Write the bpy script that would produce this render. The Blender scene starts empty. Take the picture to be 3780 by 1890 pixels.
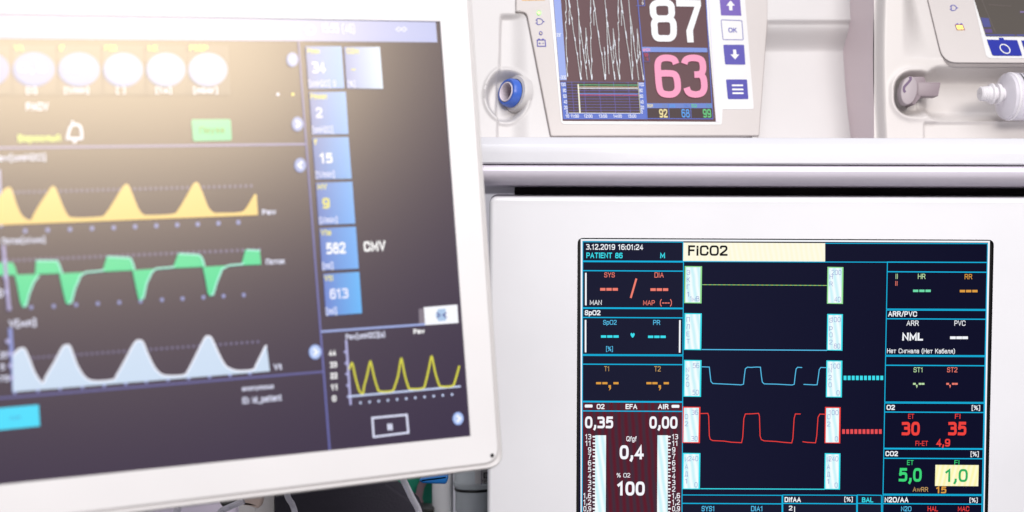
import bpy, bmesh, math
from mathutils import Vector, Matrix

# ------------------------------------------------------------------ scene, camera, light
sc = bpy.context.scene
COL = sc.collection
FPX = 6000.0                      # focal length in photograph pixels (3780 px wide)
CAM = Vector((0, 0, 1.25))

cam = bpy.data.cameras.new("camera")
cam.sensor_width = 36.0
cam.lens = 36.0 * FPX / 3780.0
cam.clip_start = 0.02
cam.clip_end = 60
cam.dof.use_dof = True
cam.dof.focus_distance = 1.19
cam.dof.aperture_fstop = 4.3
camo = bpy.data.objects.new("camera", cam)
COL.objects.link(camo)
camo.location = CAM
camo.rotation_euler = (math.radians(90), 0, 0)
sc.camera = camo

def lin(r, g, b):
    f = lambda c: (c / 255 / 12.92) if c <= 10.3 else ((c / 255 + 0.055) / 1.055) ** 2.4
    return (f(r), f(g), f(b), 1.0)

world = bpy.data.worlds.new("World")
sc.world = world
world.use_nodes = True
bg = world.node_tree.nodes["Background"]
bg.inputs[0].default_value = (0.93, 0.95, 1.0, 1)
bg.inputs[1].default_value = 1.0
_n = world.node_tree.nodes; _k = world.node_tree.links          # the bright hall: lighter above, dimmer towards its floor
_tc = _n.new('ShaderNodeTexCoord'); _sp = _n.new('ShaderNodeSeparateXYZ'); _rp = _n.new('ShaderNodeValToRGB')
_rp.color_ramp.elements[0].color = (0.13, 0.125, 0.14, 1); _rp.color_ramp.elements[0].position = 0.39
_rp.color_ramp.elements[1].color = (0.40, 0.40, 0.42, 1); _rp.color_ramp.elements[1].position = 0.58
_mr = _n.new('ShaderNodeMapRange'); _mr.inputs[1].default_value = -1; _mr.inputs[2].default_value = 1
_k.new(_tc.outputs['Generated'], _sp.inputs[0]); _k.new(_sp.outputs['Z'], _mr.inputs[0]); _k.new(_mr.outputs[0], _rp.inputs[0]); _k.new(_rp.outputs[0], bg.inputs[0])

sc.view_settings.view_transform = 'Standard'
sc.view_settings.look = 'None'
sc.view_settings.exposure = 0.0
sc.view_settings.gamma = 1.0
sc.cycles.use_denoising = True
sc.cycles.max_bounces = 8
sc.cycles.sample_clamp_indirect = 8

def area_lamp(name, loc, target, size, power, color, size_y=None):
    l = bpy.data.lights.new(name, 'AREA')
    l.energy = power
    l.color = color
    l.size = size
    if size_y:
        l.shape = 'RECTANGLE'
        l.size_y = size_y
    o = bpy.data.objects.new(name, l)
    COL.objects.link(o)
    o.location = loc
    o.rotation_euler = (Vector(target) - Vector(loc)).to_track_quat('-Z', 'Y').to_euler()
    return o

# ------------------------------------------------------------------ frames: a plane in space addressed by photograph pixels
class Frame:
    def __init__(s, u, v, depth, R, U):
        s.O = CAM + Vector(((u - 1890) / FPX, 1, (945 - v) / FPX)) * depth
        s.R = Vector(R).normalized()
        U = Vector(U)
        s.U = (U - s.R * U.dot(s.R)).normalized()
        s.N = s.R.cross(s.U)                       # towards the viewer
        s.M = Matrix.Translation(s.O) @ Matrix((s.R, s.U, s.N)).transposed().to_4x4()
    def px(s, u, v, z=0.0):
        d = Vector(((u - 1890) / FPX, 1, (945 - v) / FPX))
        t = ((s.O + s.N * z) - CAM).dot(s.N) / d.dot(s.N)
        p = CAM + d * t - s.O
        return Vector((p.dot(s.R), p.dot(s.U), z))
    def scale(s, u, v):
        a = s.px(u - 2, v); b = s.px(u + 2, v); c = s.px(u, v - 2); d = s.px(u, v + 2)
        return (b.x - a.x) / 4, (c.y - d.y) / 4

# ------------------------------------------------------------------ materials
MATS = {}
def newmat(name):
    m = bpy.data.materials.new(name)
    m.use_nodes = True
    return m, m.node_tree, m.node_tree.nodes["Principled BSDF"]

def plastic(name, rgb, rough=0.35, bump=0.0, scale=900, spec=0.5, mottle=0.03, coat=0.0, metal=0.0):
    if name in MATS: return MATS[name]
    m, nt, b = newmat(name)
    c = lin(*rgb)
    tc = nt.nodes.new('ShaderNodeTexCoord')
    n = nt.nodes.new('ShaderNodeTexNoise'); n.inputs['Scale'].default_value = 9; n.inputs['Detail'].default_value = 6
    nt.links.new(tc.outputs['Object'], n.inputs['Vector'])
    r = nt.nodes.new('ShaderNodeValToRGB')
    r.color_ramp.elements[0].color = tuple(x * (1 - mottle) for x in c[:3]) + (1,)
    r.color_ramp.elements[1].color = tuple(min(1, x * (1 + mottle)) for x in c[:3]) + (1,)
    r.color_ramp.elements[0].position = .3; r.color_ramp.elements[1].position = .7
    nt.links.new(n.outputs['Fac'], r.inputs['Fac'])
    nt.links.new(r.outputs['Color'], b.inputs['Base Color'])
    # faint smudges in the gloss
    mr = nt.nodes.new('ShaderNodeMapRange')
    mr.inputs['To Min'].default_value = rough * 0.85; mr.inputs['To Max'].default_value = min(1, rough * 1.15)
    nt.links.new(n.outputs['Fac'], mr.inputs['Value']); nt.links.new(mr.outputs['Result'], b.inputs['Roughness'])
    b.inputs['Specular IOR Level'].default_value = spec
    b.inputs['Coat Weight'].default_value = coat
    b.inputs['Coat Roughness'].default_value = 0.12
    b.inputs['Metallic'].default_value = metal
    if bump:
        g = nt.nodes.new('ShaderNodeTexNoise'); g.inputs['Scale'].default_value = scale; g.inputs['Detail'].default_value = 2
        nt.links.new(tc.outputs['Object'], g.inputs['Vector'])
        bp = nt.nodes.new('ShaderNodeBump'); bp.inputs['Strength'].default_value = bump; bp.inputs['Distance'].default_value = 0.0006
        nt.links.new(g.outputs['Fac'], bp.inputs['Height']); nt.links.new(bp.outputs['Normal'], b.inputs['Normal'])
    MATS[name] = m
    return m

# what a lit display shows: pixels that emit, behind the display's own front sheet
FRONT = {"V": (0.29, 1.0), 'A': (0.28, 0.08), 'B': (0.45, 0.35), 'C': (0.4, 0.5)}
TINT = {'V': (1, .85, .60, 1), 'A': (1, 1, 1, 1), 'B': (1, .8, .78, 1), 'C': (1, .95, .9, 1)}   # reflection tint; warm on the ventilator screen to colour the lens haze
def lit(scr, rgb, k=1.0, rgb2=None, stripes=None):
    key = ('lit', scr, rgb, k, rgb2, stripes)
    if key in MATS: return MATS[key]
    m, nt, b = newmat("display_" + scr + "_%d_%d_%d" % rgb)
    b.inputs['Base Color'].default_value = (0.0015, 0.0015, 0.002, 1)
    b.inputs['Roughness'].default_value, b.inputs['Specular IOR Level'].default_value = FRONT[scr]
    b.inputs['Specular Tint'].default_value = TINT[scr]
    if scr == "V": b.inputs["IOR"].default_value = 1.55
    b.inputs['Emission Color'].default_value = lin(*rgb)
    b.inputs['Emission Strength'].default_value = k
    if rgb2:
        tc = nt.nodes.new('ShaderNodeTexCoord'); sp = nt.nodes.new('ShaderNodeSeparateXYZ')
        mx = nt.nodes.new('ShaderNodeMix'); mx.data_type = 'RGBA'
        mx.inputs[6].default_value = lin(*rgb); mx.inputs[7].default_value = lin(*rgb2)
        if stripes:                                  # interference bands of the pixel grid
            mp = nt.nodes.new('ShaderNodeMapping'); mp.inputs['Rotation'].default_value = (0, 0, math.radians(stripes[1]))
            w = nt.nodes.new('ShaderNodeTexWave'); w.inputs['Scale'].default_value = stripes[0]; w.inputs['Distortion'].default_value = 1.2
            w.inputs['Detail'].default_value = 1
            nt.links.new(tc.outputs['Object'], mp.inputs[0]); nt.links.new(mp.outputs[0], w.inputs['Vector'])
            nt.links.new(w.outputs['Fac'], mx.inputs[0])
        else:
            nt.links.new(tc.outputs['Generated'], sp.inputs[0]); nt.links.new(sp.outputs['X'], mx.inputs[0])
        nt.links.new(mx.outputs[2], b.inputs['Emission Color'])
    MATS[key] = m
    return m

def clear(name, rgb, rough=0.08, ior=1.45, alpha=1.0, trans=1.0):
    if name in MATS: return MATS[name]
    m, nt, b = newmat(name)
    b.inputs['Base Color'].default_value = lin(*rgb)
    b.inputs['Roughness'].default_value = rough
    b.inputs['IOR'].default_value = ior
    b.inputs['Transmission Weight'].default_value = trans
    b.inputs['Alpha'].default_value = alpha
    MATS[name] = m
    return m

# ------------------------------------------------------------------ geometry
# a plain stroke alphabet like the pixel lettering of the displays: advance width, then strokes on a grid 10 high ("o" closes a stroke, "~" rounds it)
GLY = {
'0': (6, "o~0,2.5 0,7.5 1,10 5,10 6,7.5 6,2.5 5,0 1,0"), '1': (4, "0,8 2.4,10 2.4,0"), '2': (6, "~0,8.3 .3,10 5.7,10 6,6.6 4.2,4.6 0,.9;0,0 6,0"),
'3': (6, "~.1,9.7 5.8,10 5.7,5.3 2.4,5.3;~2.4,5.3 6,5.3 6,0 .1,.2"), '4': (6, "6,2.6 0,2.6 4.4,10 4.4,0"), '5': (6, "5.6,10 .9,10 .5,5.4;~.5,5.6 2,6.3 6,6.3 6,0 .1,.2"),
'6': (6, "~5.6,9.6 5,10 .2,10 0,5 0,0 6,0 6,6 .6,6 .2,4"), '7': (6, "0,10 6,10 4,6.5 2.2,0"), '8': (6, "o~.4,5.4 .4,10 5.6,10 5.6,5.4;o~0,5.4 6,5.4 6,0 0,0"), '9': (6, "~.4,.4 1,0 5.8,0 6,5 6,10 0,10 0,4 5.4,4 5.8,6"),
'A': (7, "0,0 3.5,10 7,0;1.2,3.4 5.8,3.4"), 'B': (6, "0,0 0,10;~0,10 5.6,10 5.6,5.3 0,5.3;~0,5.3 6.2,5.3 6.2,0 0,0"), 'C': (7, "~7,7.4 6.2,10 0,10 0,0 6.2,0 7,2.6"), 'D': (6.6, "0,0 0,10;~0,10 6.6,10 6.6,0 0,0"),
'E': (5.6, "5.6,10 0,10 0,0 5.6,0;0,5.2 5,5.2"), 'F': (5.2, "5.2,10 0,10 0,0;0,5.2 4.6,5.2"), 'G': (7, "~7,7.6 6.2,10 0,10 0,0 7,0 7,4.6;7,4.8 4.2,4.8"), 'H': (6.4, "0,0 0,10;6.4,0 6.4,10;0,5.2 6.4,5.2"), 'I': (1, ".5,0 .5,10"), 'J': (5, "~5,10 5,0 0,0 0,2.6"), 'K': (6.2, "0,0 0,10;6,10 0,4.2;2.2,6.2 6.2,0"),
'L': (5, "0,10 0,0 5,0"), 'M': (7.6, "0,0 0,10 3.8,2 7.6,10 7.6,0"), 'N': (6.4, "0,0 0,10 6.4,0 6.4,10"), 'O': (7.6, "o~0,2.5 0,7.5 1,10 6.6,10 7.6,7.5 7.6,2.5 6.6,0 1,0"), 'P': (6, "0,0 0,10;~0,10 6,10 6,4.4 0,4.4"), 'Q': (7.6, "o~0,2.5 0,7.5 1,10 6.6,10 7.6,7.5 7.6,2.5 6.6,0 1,0;4.6,2.6 7.8,-.8"),
'R': (6.4, "0,0 0,10;~0,10 6,10 6,5 0,5;3.6,5 6.4,0"), 'S': (6.2, "~6,7.9 5.6,10 .2,10 .2,5.4 3,5.2 6.2,4.6 6.2,0 .2,0 0,2.2"), 'T': (6.4, "0,10 6.4,10;3.2,10 3.2,0"), 'V': (6.8, "0,10 3.4,0 6.8,10"), 'X': (7, "0,0 6.6,10;0,10 6.6,0"), 'Y': (6.6, "0,10 3.3,4.6 6.6,10;3.3,4.6 3.3,0"),
'a': (5, "~.2,5.6 .6,7.2 4.8,7.2 4.8,4 4.8,0;o~4.8,4 0,4 0,0 4.8,0"), 'b': (5.2, "0,0 0,10;o~0,7.2 5.2,7.2 5.2,0 0,0"), 'c': (4.8, "~4.8,5.2 4.2,7.2 0,7.2 0,0 4.2,0 4.8,2"), 'd': (5, "5,0 5,10;o~5,7.2 0,7.2 0,0 5,0"), 'e': (5, "~0,3.7 5,3.7 5,7.2 0,7.2 0,0 4.4,0 5,1.8"), 'f': (3.2, "~3.2,10 1.2,10 1.2,7 1.2,0;0,7 3,7"), 'g': (5, "o~5,7.2 0,7.2 0,0 5,0;~5,7.2 5,-3 .6,-3 .2,-1.6"),
'h': (5, "0,0 0,10;~0,4 0,7.2 5,7.2 5,0"), 'i': (1, ".5,0 .5,6.6;.5,9.2 .5,9.5"), 'l': (1, ".5,0 .5,10"), 'm': (8, "0,0 0,7.2;~0,4 0,7.2 4,7.2 4,4 4,0;~4,4 4,7.2 8,7.2 8,4 8,0"), 'n': (5, "0,0 0,7.2;~0,4 0,7.2 5,7.2 5,4 5,0"), 'o': (5.2, "o~0,3.6 0,7.2 5.2,7.2 5.2,0 0,0"), 'p': (5.2, "0,-3 0,7.2;o~0,7.2 5.2,7.2 5.2,0 0,0"), 'q': (5, "5,-3 5,7.2;o~5,7.2 0,7.2 0,0 5,0"),
'r': (3.2, "0,0 0,7.2;~0,4 .4,7.2 3.2,7.2"), 's': (4.6, "~4.4,5.8 4,7.2 .2,7.2 .2,3.8 4.6,3.6 4.6,0 .2,0 0,1.5"), 't': (3, "~1.2,9.6 1.2,4 1.2,0 3,0;0,7.2 2.8,7.2"), 'u': (5, "~0,7.2 0,0 5,0 5,3;5,0 5,7.2"), 'w': (7.4, "0,7.2 1.8,0 3.7,7.2 5.6,0 7.4,7.2"), 'x': (5, "0,0 4.8,7.2;0,7.2 4.8,0"), 'y': (5.2, "0,7.2 2.6,0;5.2,7.2 1.6,-3"),
'%': (9, "1.4,0 7.4,10;o~0,10 3.2,10 3.2,5.8 0,5.8;o~5.8,4.2 9,4.2 9,0 5.8,0"), '/': (3.4, "0,-.6 3.4,10.4"), '[': (2.4, "2.4,11 0,11 0,-2 2.4,-2"), ']': (2.4, "0,11 2.4,11 2.4,-2 0,-2"), '(': (2.4, "~2.4,11 0,8 0,1 2.4,-2"), ')': (2.4, "~0,11 2.4,8 2.4,1 0,-2"), '-': (3.6, "0,4.2 3.6,4.2"), '_': (5.6, "0,-1.8 5.6,-1.8"), '.': (1, ".5,-.4 .5,.9"), ',': (1.4, "1,1 1,-.4 .2,-2"), ':': (1, ".5,0 .5,1.2;.5,5.4 .5,6.6"), ' ': (3, ""),
'Э': (6.6, "~0,7.6 .6,10 6.6,10 6.6,0 .6,0 0,2.4;2.4,5.2 6.4,5.2"), 'К': (6.2, "0,0 0,10;6,10 0,4.2;2.2,6.2 6.2,0"), 'Г': (5, "0,0 0,10 5,10"), 'В': (6, "0,0 0,10;~0,10 5.6,10 5.6,5.3 0,5.3;~0,5.3 6.2,5.3 6.2,0 0,0"), 'П': (6.2, "0,0 0,10 6.2,10 6.2,0"), 'Л': (6.2, "0,0 1.4,10 6.2,10 6.2,0"), 'Е': (5.6, "5.6,10 0,10 0,0 5.6,0;0,5.2 5,5.2"), 'Т': (6.4, "0,10 6.4,10;3.2,10 3.2,0"), 'И': (6.4, "0,10 0,0 6.4,10 6.4,0"), 'А': (7, "0,0 3.5,10 7,0;1.2,3.4 5.8,3.4"), 'Д': (7, "0,-1.6 0,0 7,0 7,-1.6;1.4,0 2,10 5.8,10 5.8,0"),
'З': (6, "~0,8.2 .6,10 5.6,10 5.8,5.3 2.2,5.3;~2.4,5.3 6,5.3 6,0 .4,0 0,2"), 'Н': (6.4, "0,0 0,10;6.4,0 6.4,10;0,5.2 6.4,5.2"), 'С': (7, "~7,7.4 6.2,10 0,10 0,0 6.2,0 7,2.6"), 'е': (5, "~0,3.7 5,3.7 5,7.2 0,7.2 0,0 4.4,0 5,1.8"), 'т': (5, "0,7.2 5,7.2;2.5,7.2 2.5,0"), 'и': (5, "0,7.2 0,0 5,7.2 5,0"), 'г': (3.6, "0,0 0,7.2 3.6,7.2"), 'н': (5, "0,0 0,7.2;5,0 5,7.2;0,3.7 5,3.7"), 'а': (5, "~.2,5.6 .6,7.2 4.8,7.2 4.8,4 4.8,0;o~4.8,4 0,4 0,0 4.8,0"),
'л': (5, "0,0 1.2,7.2 5,7.2 5,0"), 'б': (5.2, "~4.8,10.4 4.2,9.4 .4,9.4 0,5 0,0 5.2,0 5.2,6.4 .6,6.4 .2,4"), 'я': (5, "5,0 5,7.2;~5,7.2 .3,7.2 .3,3.4 5,3.4;2.2,3.4 0,0"), 'з': (4.6, "~0,6 .4,7.2 4.4,7.2 4.4,3.8 1.8,3.8;~2,3.8 4.6,3.8 4.6,0 .4,0 0,1.4"), 'р': (5.2, "0,-3 0,7.2;o~0,7.2 5.2,7.2 5.2,0 0,0"), 'о': (5.2, "o~0,3.6 0,7.2 5.2,7.2 5.2,0 0,0"), 'с': (4.8, "~4.8,5.2 4.2,7.2 0,7.2 0,0 4.2,0 4.8,2"), 'ы': (6.8, "0,0 0,7.2;~0,4 4.4,4 4.4,0 0,0;6.8,0 6.8,7.2"), 'й': (5, "0,7.2 0,0 5,7.2 5,0;1.4,9.6 3.6,9.6"), 'у': (5.2, "0,7.2 2.6,0;5.2,7.2 1.6,-3"), 'к': (4.8, "0,0 0,7.2;4.6,7.2 0,3;1.6,4.4 4.8,0"), 'м': (6.4, "0,0 0,7.2 3.2,1 6.4,7.2 6.4,0"), 'п': (5, "0,0 0,7.2 5,7.2 5,0"), 'ь': (5, "0,0 0,7.2;~0,4 5,4 5,0 0,0"),
}
def spline(pts, n=6, closed=False):
    out = []
    N = len(pts)
    for i in range(N if closed else N - 1):
        g = lambda j: pts[j % N] if closed else pts[max(0, min(N - 1, j))]
        p0, p1, p2, p3 = g(i - 1), g(i), g(i + 1), g(i + 2)
        for k in range(n):
            t = k / n
            out.append(tuple(0.5 * (2 * b + (c - a) * t + (2 * a - 5 * b + 4 * c - d) * t * t + (3 * b - a - 3 * c + d) * t ** 3)
                             for a, b, c, d in zip(p0, p1, p2, p3)))
    if not closed: out.append(tuple(pts[-1]))
    return out

def round_corners(pts, r, n=5):
    out = []
    N = len(pts)
    rr = r if isinstance(r, (list, tuple)) else [r] * N
    for i in range(N):
        p = Vector(pts[i]); a = Vector(pts[i - 1]) - p; c = Vector(pts[(i + 1) % N]) - p
        q = min(rr[i], a.length * .48, c.length * .48)
        if q <= 0: out.append(tuple(p)); continue
        s = p + a.normalized() * q; e = p + c.normalized() * q
        for k in range(n + 1):
            t = k / n
            out.append(tuple((1 - t) ** 2 * s + 2 * t * (1 - t) * p + t * t * e))
    return out

def ell(cx, cy, rx, ry, n=28):
    return [(cx + rx * math.cos(2 * math.pi * i / n), cy + ry * math.sin(2 * math.pi * i / n)) for i in range(n)]

def rect(x0, y0, x1, y1):
    return [(x0, y0), (x1, y0), (x1, y1), (x0, y1)]

def inset(loop, d):                      # loop: local 2D points, d>0 shrinks
    N = len(loop)
    area = sum(loop[i][0] * loop[(i + 1) % N][1] - loop[(i + 1) % N][0] * loop[i][1] for i in range(N))
    sg = 1 if area > 0 else -1
    out = []
    for i in range(N):
        p = Vector(loop[i]); a = (p - Vector(loop[i - 1])); b = (Vector(loop[(i + 1) % N]) - p)
        if a.length < 1e-9: a = b
        if b.length < 1e-9: b = a
        a.normalize(); b.normalize()
        na = Vector((-a.y, a.x)) * sg; nb = Vector((-b.y, b.x)) * sg
        m = na + nb
        if m.length < 1e-6: m = na
        m.normalize()
        out.append(tuple(p + m * d / max(0.35, m.dot(na))))
    return out

class MB:
    """collects faces on one frame into ONE mesh object"""
    def __init__(s, F): s.F = F; s.v = []; s.f = []; s.mi = []; s.m = []; s.sm = []
    def mat(s, m):
        if m not in s.m: s.m.append(m)
        return s.m.index(m)
    def add(s, vs, fs, m, smooth=False):
        k = len(s.v); s.v += [tuple(x) for x in vs]
        i = s.mat(m)
        for f in fs: s.f.append(tuple(k + j for j in f)); s.mi.append(i); s.sm.append(smooth)
    def poly(s, pts, m, z=0.0):          # flat shape given in photograph pixels
        vs = [s.F.px(u, v, 0) for u, v in pts]
        A = sum(vs[i].x * vs[(i + 1) % len(vs)].y - vs[(i + 1) % len(vs)].x * vs[i].y for i in range(len(vs)))
        if A < 0: vs.reverse()
        for p in vs: p.z = z
        s.add(vs, [tuple(range(len(vs)))], m)
    def line(s, pts, w, m, z=0.0, closed=False):
        N = len(pts); L = []; Rr = []
        for i in range(N):
            p = Vector(pts[i])
            a = Vector(pts[i - 1]) if (i > 0 or closed) else None
            b = Vector(pts[(i + 1) % N]) if (i < N - 1 or closed) else None
            d1 = (p - a).normalized() if a is not None else (b - p).normalized()
            d2 = (b - p).normalized() if b is not None else d1
            t = d1 + d2
            if t.length < 1e-4: t = d1
            t.normalize(); n = Vector((-t.y, t.x)); k = max(0.4, n.dot(Vector((-d1.y, d1.x))))
            L.append(p + n * w / 2 / k); Rr.append(p - n * w / 2 / k)
        vs = [s.F.px(q.x, q.y, 0) for q in L] + [s.F.px(q.x, q.y, 0) for q in Rr]
        for q in vs: q.z = z
        fs = [(i, (i + 1) % N, N + (i + 1) % N, N + i) for i in range(N if closed else N - 1)]
        s.add(vs, fs, m)
    def frame(s, x0, y0, x1, y1, w, m, z=0.0):
        s.line(rect(x0, y0, x1, y1), w, m, z, closed=True)
    def text(s, t, x0, y0, x1, y1, m, z=0.0, bold=0.0):   # y0 cap top, y1 baseline, in photograph pixels
        w = 1.42 + max(-.15, bold) * 19                     # stroke weight on the 10 high grid
        adv = []; x = 0
        for c in t: adv.append(x); x += GLY[c][0] + 1.5 + w * .75
        tot = x - 1.5 - w * .75 + w
        kx = (x1 - x0) / tot; ky = (y1 - y0) / 10.0; kk = min(1.0, 10 / (10 + w) + .06)
        c0 = s.F.px((x0 + x1) / 2, (y0 + y1) / 2); sx, sy = s.F.scale((x0 + x1) / 2, (y0 + y1) / 2)
        n = 0
        for c, ax in zip(t, adv):
            for st in GLY[c][1].split(";"):
                if not st: continue
                cl = st[0] == 'o'; st = st.lstrip('o'); rd = st[0] == '~'; st = st.lstrip('~')
                p = [tuple(float(q) for q in a.split(",")) for a in st.split()]
                if rd:
                    rl = [2.2] * len(p)
                    if not cl: rl[0] = rl[-1] = 0
                    p = round_corners(p, rl, 3)
                s._stroke([((w / 2 + ax + px - tot / 2) * kx * sx + c0.x, ((py - 5) * kk) * ky * sy + c0.y) for px, py in p], w * kx * sx, w * ky * sy, m, z + 1e-5 * (n % 4), cl)
                n += 1
    def _stroke(s, P, wx, wy, m, z, closed):
        a = wx / wy                                          # ribbon of even weight on the stretched letter grid
        Q = [Vector((x / a, y)) for x, y in P]; N = len(Q); L = []; Rr = []
        if not closed and N > 1:
            Q[0] = Q[0] + (Q[0] - Q[1]).normalized() * wy * .5; Q[-1] = Q[-1] + (Q[-1] - Q[-2]).normalized() * wy * .5
        for i in range(N):
            d1 = (Q[i] - Q[i - 1]).normalized() if (i or closed) else (Q[1] - Q[0]).normalized()
            d2 = (Q[(i + 1) % N] - Q[i]).normalized() if (i < N - 1 or closed) else d1
            if d1.length < .5: d1 = d2
            if d2.length < .5: d2 = d1
            t = (d1 + d2)
            t = t.normalized() if t.length > .2 else d1
            nn = Vector((-t.y, t.x)); k = max(.55, nn.dot(Vector((-d1.y, d1.x))))
            L.append(Q[i] + nn * wy / 2 / k); Rr.append(Q[i] - nn * wy / 2 / k)
        s.add([(q.x * a, q.y, z) for q in L + Rr], [(N + i, N + (i + 1) % N, (i + 1) % N, i) for i in range(N if closed else N - 1)], m)
    def prism(s, pts, zf, zb, m, bevel=0.0, seg=4, px=True, back=True):
        lp = [tuple(s.F.px(u, v)[:2]) for u, v in pts] if px else list(pts)
        N = len(lp)
        A = sum(lp[i][0] * lp[(i + 1) % N][1] - lp[(i + 1) % N][0] * lp[i][1] for i in range(N))
        if A < 0: lp.reverse()
        rings = []
        if bevel:
            for k in range(seg + 1):
                a = math.pi / 2 * k / seg
                q = inset(lp, bevel * (1 - math.sin(a)))
                rings.append([(x, y, zf - bevel * (1 - math.cos(a))) for x, y in q])
        else:
            rings.append([(x, y, zf) for x, y in lp])
        rings.append([(x, y, zb) for x, y in lp])
        vs = [p for r in rings for p in r]
        fs = [tuple(range(N))]
        s.add(vs, fs, m, False)
        fs2 = []
        for r in range(len(rings) - 1):
            for i in range(N):
                j = (i + 1) % N
                fs2.append((r * N + j, r * N + i, (r + 1) * N + i, (r + 1) * N + j))
        k = len(s.v) - len(vs); i0 = s.mat(m)
        for f in fs2: s.f.append(tuple(k + j for j in f)); s.mi.append(i0); s.sm.append(bool(bevel))
        if back: s.f.append(tuple(k + (len(rings) - 1) * N + j for j in reversed(range(N)))); s.mi.append(i0); s.sm.append(False)
    def plate(s, outer, hole, zf, depth, m, mh=None):     # sheet with an opening, and the opening's walls
        bm = bmesh.new()
        lo = [s.F.px(u, v) for u, v in outer]; lh = [s.F.px(u, v) for u, v in hole]
        es = []
        for lp in (lo, lh):
            vs = [bm.verts.new((p.x, p.y, zf)) for p in lp]
            es += [bm.edges.new((vs[i], vs[(i + 1) % len(vs)])) for i in range(len(vs))]
        bmesh.ops.triangle_fill(bm, use_beauty=True, use_dissolve=False, edges=es, normal=(0, 0, 1))
        bm.verts.index_update()
        s.add([v.co[:] for v in bm.verts], [tuple(v.index for v in f.verts) for f in bm.faces], m)
        bm.free()
        N = len(lh)
        vs = [(p.x, p.y, zf) for p in lh] + [(p.x, p.y, zf - depth) for p in lh]
        s.add(vs, [(i, (i + 1) % N, N + (i + 1) % N, N + i) for i in range(N)], mh or m)
    def heights(s, us, vs_, fn, m):      # soft moulded face: z over a grid of photograph pixels
        W = len(us); pts = []
        for v in vs_:
            for u in us:
                p = s.F.px(u, v); p.z = fn(u, v); pts.append(p)
        fs = [(r * W + c, (r + 1) * W + c, (r + 1) * W + c + 1, r * W + c + 1) for r in range(len(vs_) - 1) for c in range(W - 1)]
        s.add(pts, fs, m, True)
    def lathe(s, o, ax, prof, m, n=40, ref=None):
        ax = Vector(ax).normalized(); o = Vector(o)
        e1 = ax.orthogonal().normalized() if ref is None else (Vector(ref) - ax * Vector(ref).dot(ax)).normalized()
        e2 = ax.cross(e1)
        vs = [o + ax * t + (e1 * math.cos(2 * math.pi * i / n) + e2 * math.sin(2 * math.pi * i / n)) * r for t, r in prof for i in range(n)]
        fs = [(k * n + i, k * n + (i + 1) % n, (k + 1) * n + (i + 1) % n, (k + 1) * n + i) for k in range(len(prof) - 1) for i in range(n)]
        s.add(vs, fs, m, True)
    def tube(s, pts, r, m, n=12):
        P = [Vector(p) for p in pts]; vs = []; fs = []
        for i, p in enumerate(P):
            t = (P[min(i + 1, len(P) - 1)] - P[max(i - 1, 0)]).normalized()
            e1 = t.cross(Vector((0, 0, 1)) if abs(t.z) < .9 else Vector((1, 0, 0))).normalized(); e2 = t.cross(e1)
            vs += [p + (e1 * math.cos(2 * math.pi * k / n) + e2 * math.sin(2 * math.pi * k / n)) * r for k in range(n)]
        for i in range(len(P) - 1):
            fs += [(i * n + k, i * n + (k + 1) % n, (i + 1) * n + (k + 1) % n, (i + 1) * n + k) for k in range(n)]
        fs += [tuple(range(n)), tuple(reversed([(len(P) - 1) * n + k for k in range(n)]))]
        s.add(vs, fs, m, True)
    def build(s, name, parent=None, label=None, sharp=35, fix=False):
        me = bpy.data.meshes.new(name)
        me.from_pydata(s.v, [], s.f)
        for m in s.m: me.materials.append(m)
        me.polygons.foreach_set('material_index', s.mi)
        me.polygons.foreach_set('use_smooth', s.sm)
        if fix:
            bm = bmesh.new(); bm.from_mesh(me)
            bmesh.ops.recalc_face_normals(bm, faces=bm.faces)
            bm.to_mesh(me); bm.free()
        me.set_sharp_from_angle(angle=math.radians(sharp))
        me.update()
        o = bpy.data.objects.new(name, me); COL.objects.link(o)
        if parent is not None: o.parent = parent
        else: o.matrix_world = s.F.M
        if label: o['label'] = label
        return o

def thing(name, F, label, cat, group=None):
    o = bpy.data.objects.new(name, None); COL.objects.link(o)
    o.empty_display_size = 0.05
    o.matrix_world = F.M
    o['label'] = label; o['category'] = cat
    if group: o['group'] = group
    return o
def tag(o, label, cat, group=None):
    o['label'] = label; o['category'] = cat
    if group: o['group'] = group
    return o

def sstep(a, b, x):
    t = max(0, min(1, (x - a) / (b - a)))
    return t * t * (3 - 2 * t)
def frange(a, b, st):
    n = max(1, int(round((b - a) / st)))
    return [a + (b - a) * i / n for i in range(n + 1)]
def sd_box(u, v, x0, y0, x1, y1, r):     # signed distance to a rounded rectangle, negative inside
    cx, cy = (x0 + x1) / 2, (y0 + y1) / 2
    dx = abs(u - cx) - (x1 - x0) / 2 + r; dy = abs(v - cy) - (y1 - y0) / 2 + r
    return math.hypot(max(dx, 0), max(dy, 0)) + min(max(dx, dy), 0) - r

E_ = 0.00035                              # one print layer on a display
WHITE = plastic("white_plastic", (217, 214, 215), 0.33, 0.08, 700)
WARM = plastic("warm_white_plastic", (191, 187, 187), 0.42, 0.12, 900)
GREIGE = plastic("grey_beige_fascia", (187, 180, 178), 0.45, 0.15, 1200)
FILM = plastic("white_keypad_film", (208, 207, 207), 0.4, 0.05, 1500)
INK = plastic("violet_print", (70, 66, 150), 0.5)
BLACK = plastic("black_plastic", (16, 14, 15), 0.4, 0.05)
GLOSSW = plastic("gloss_white_enamel", (232, 231, 235), 0.25, 0.03, 120, coat=0.6)

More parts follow.
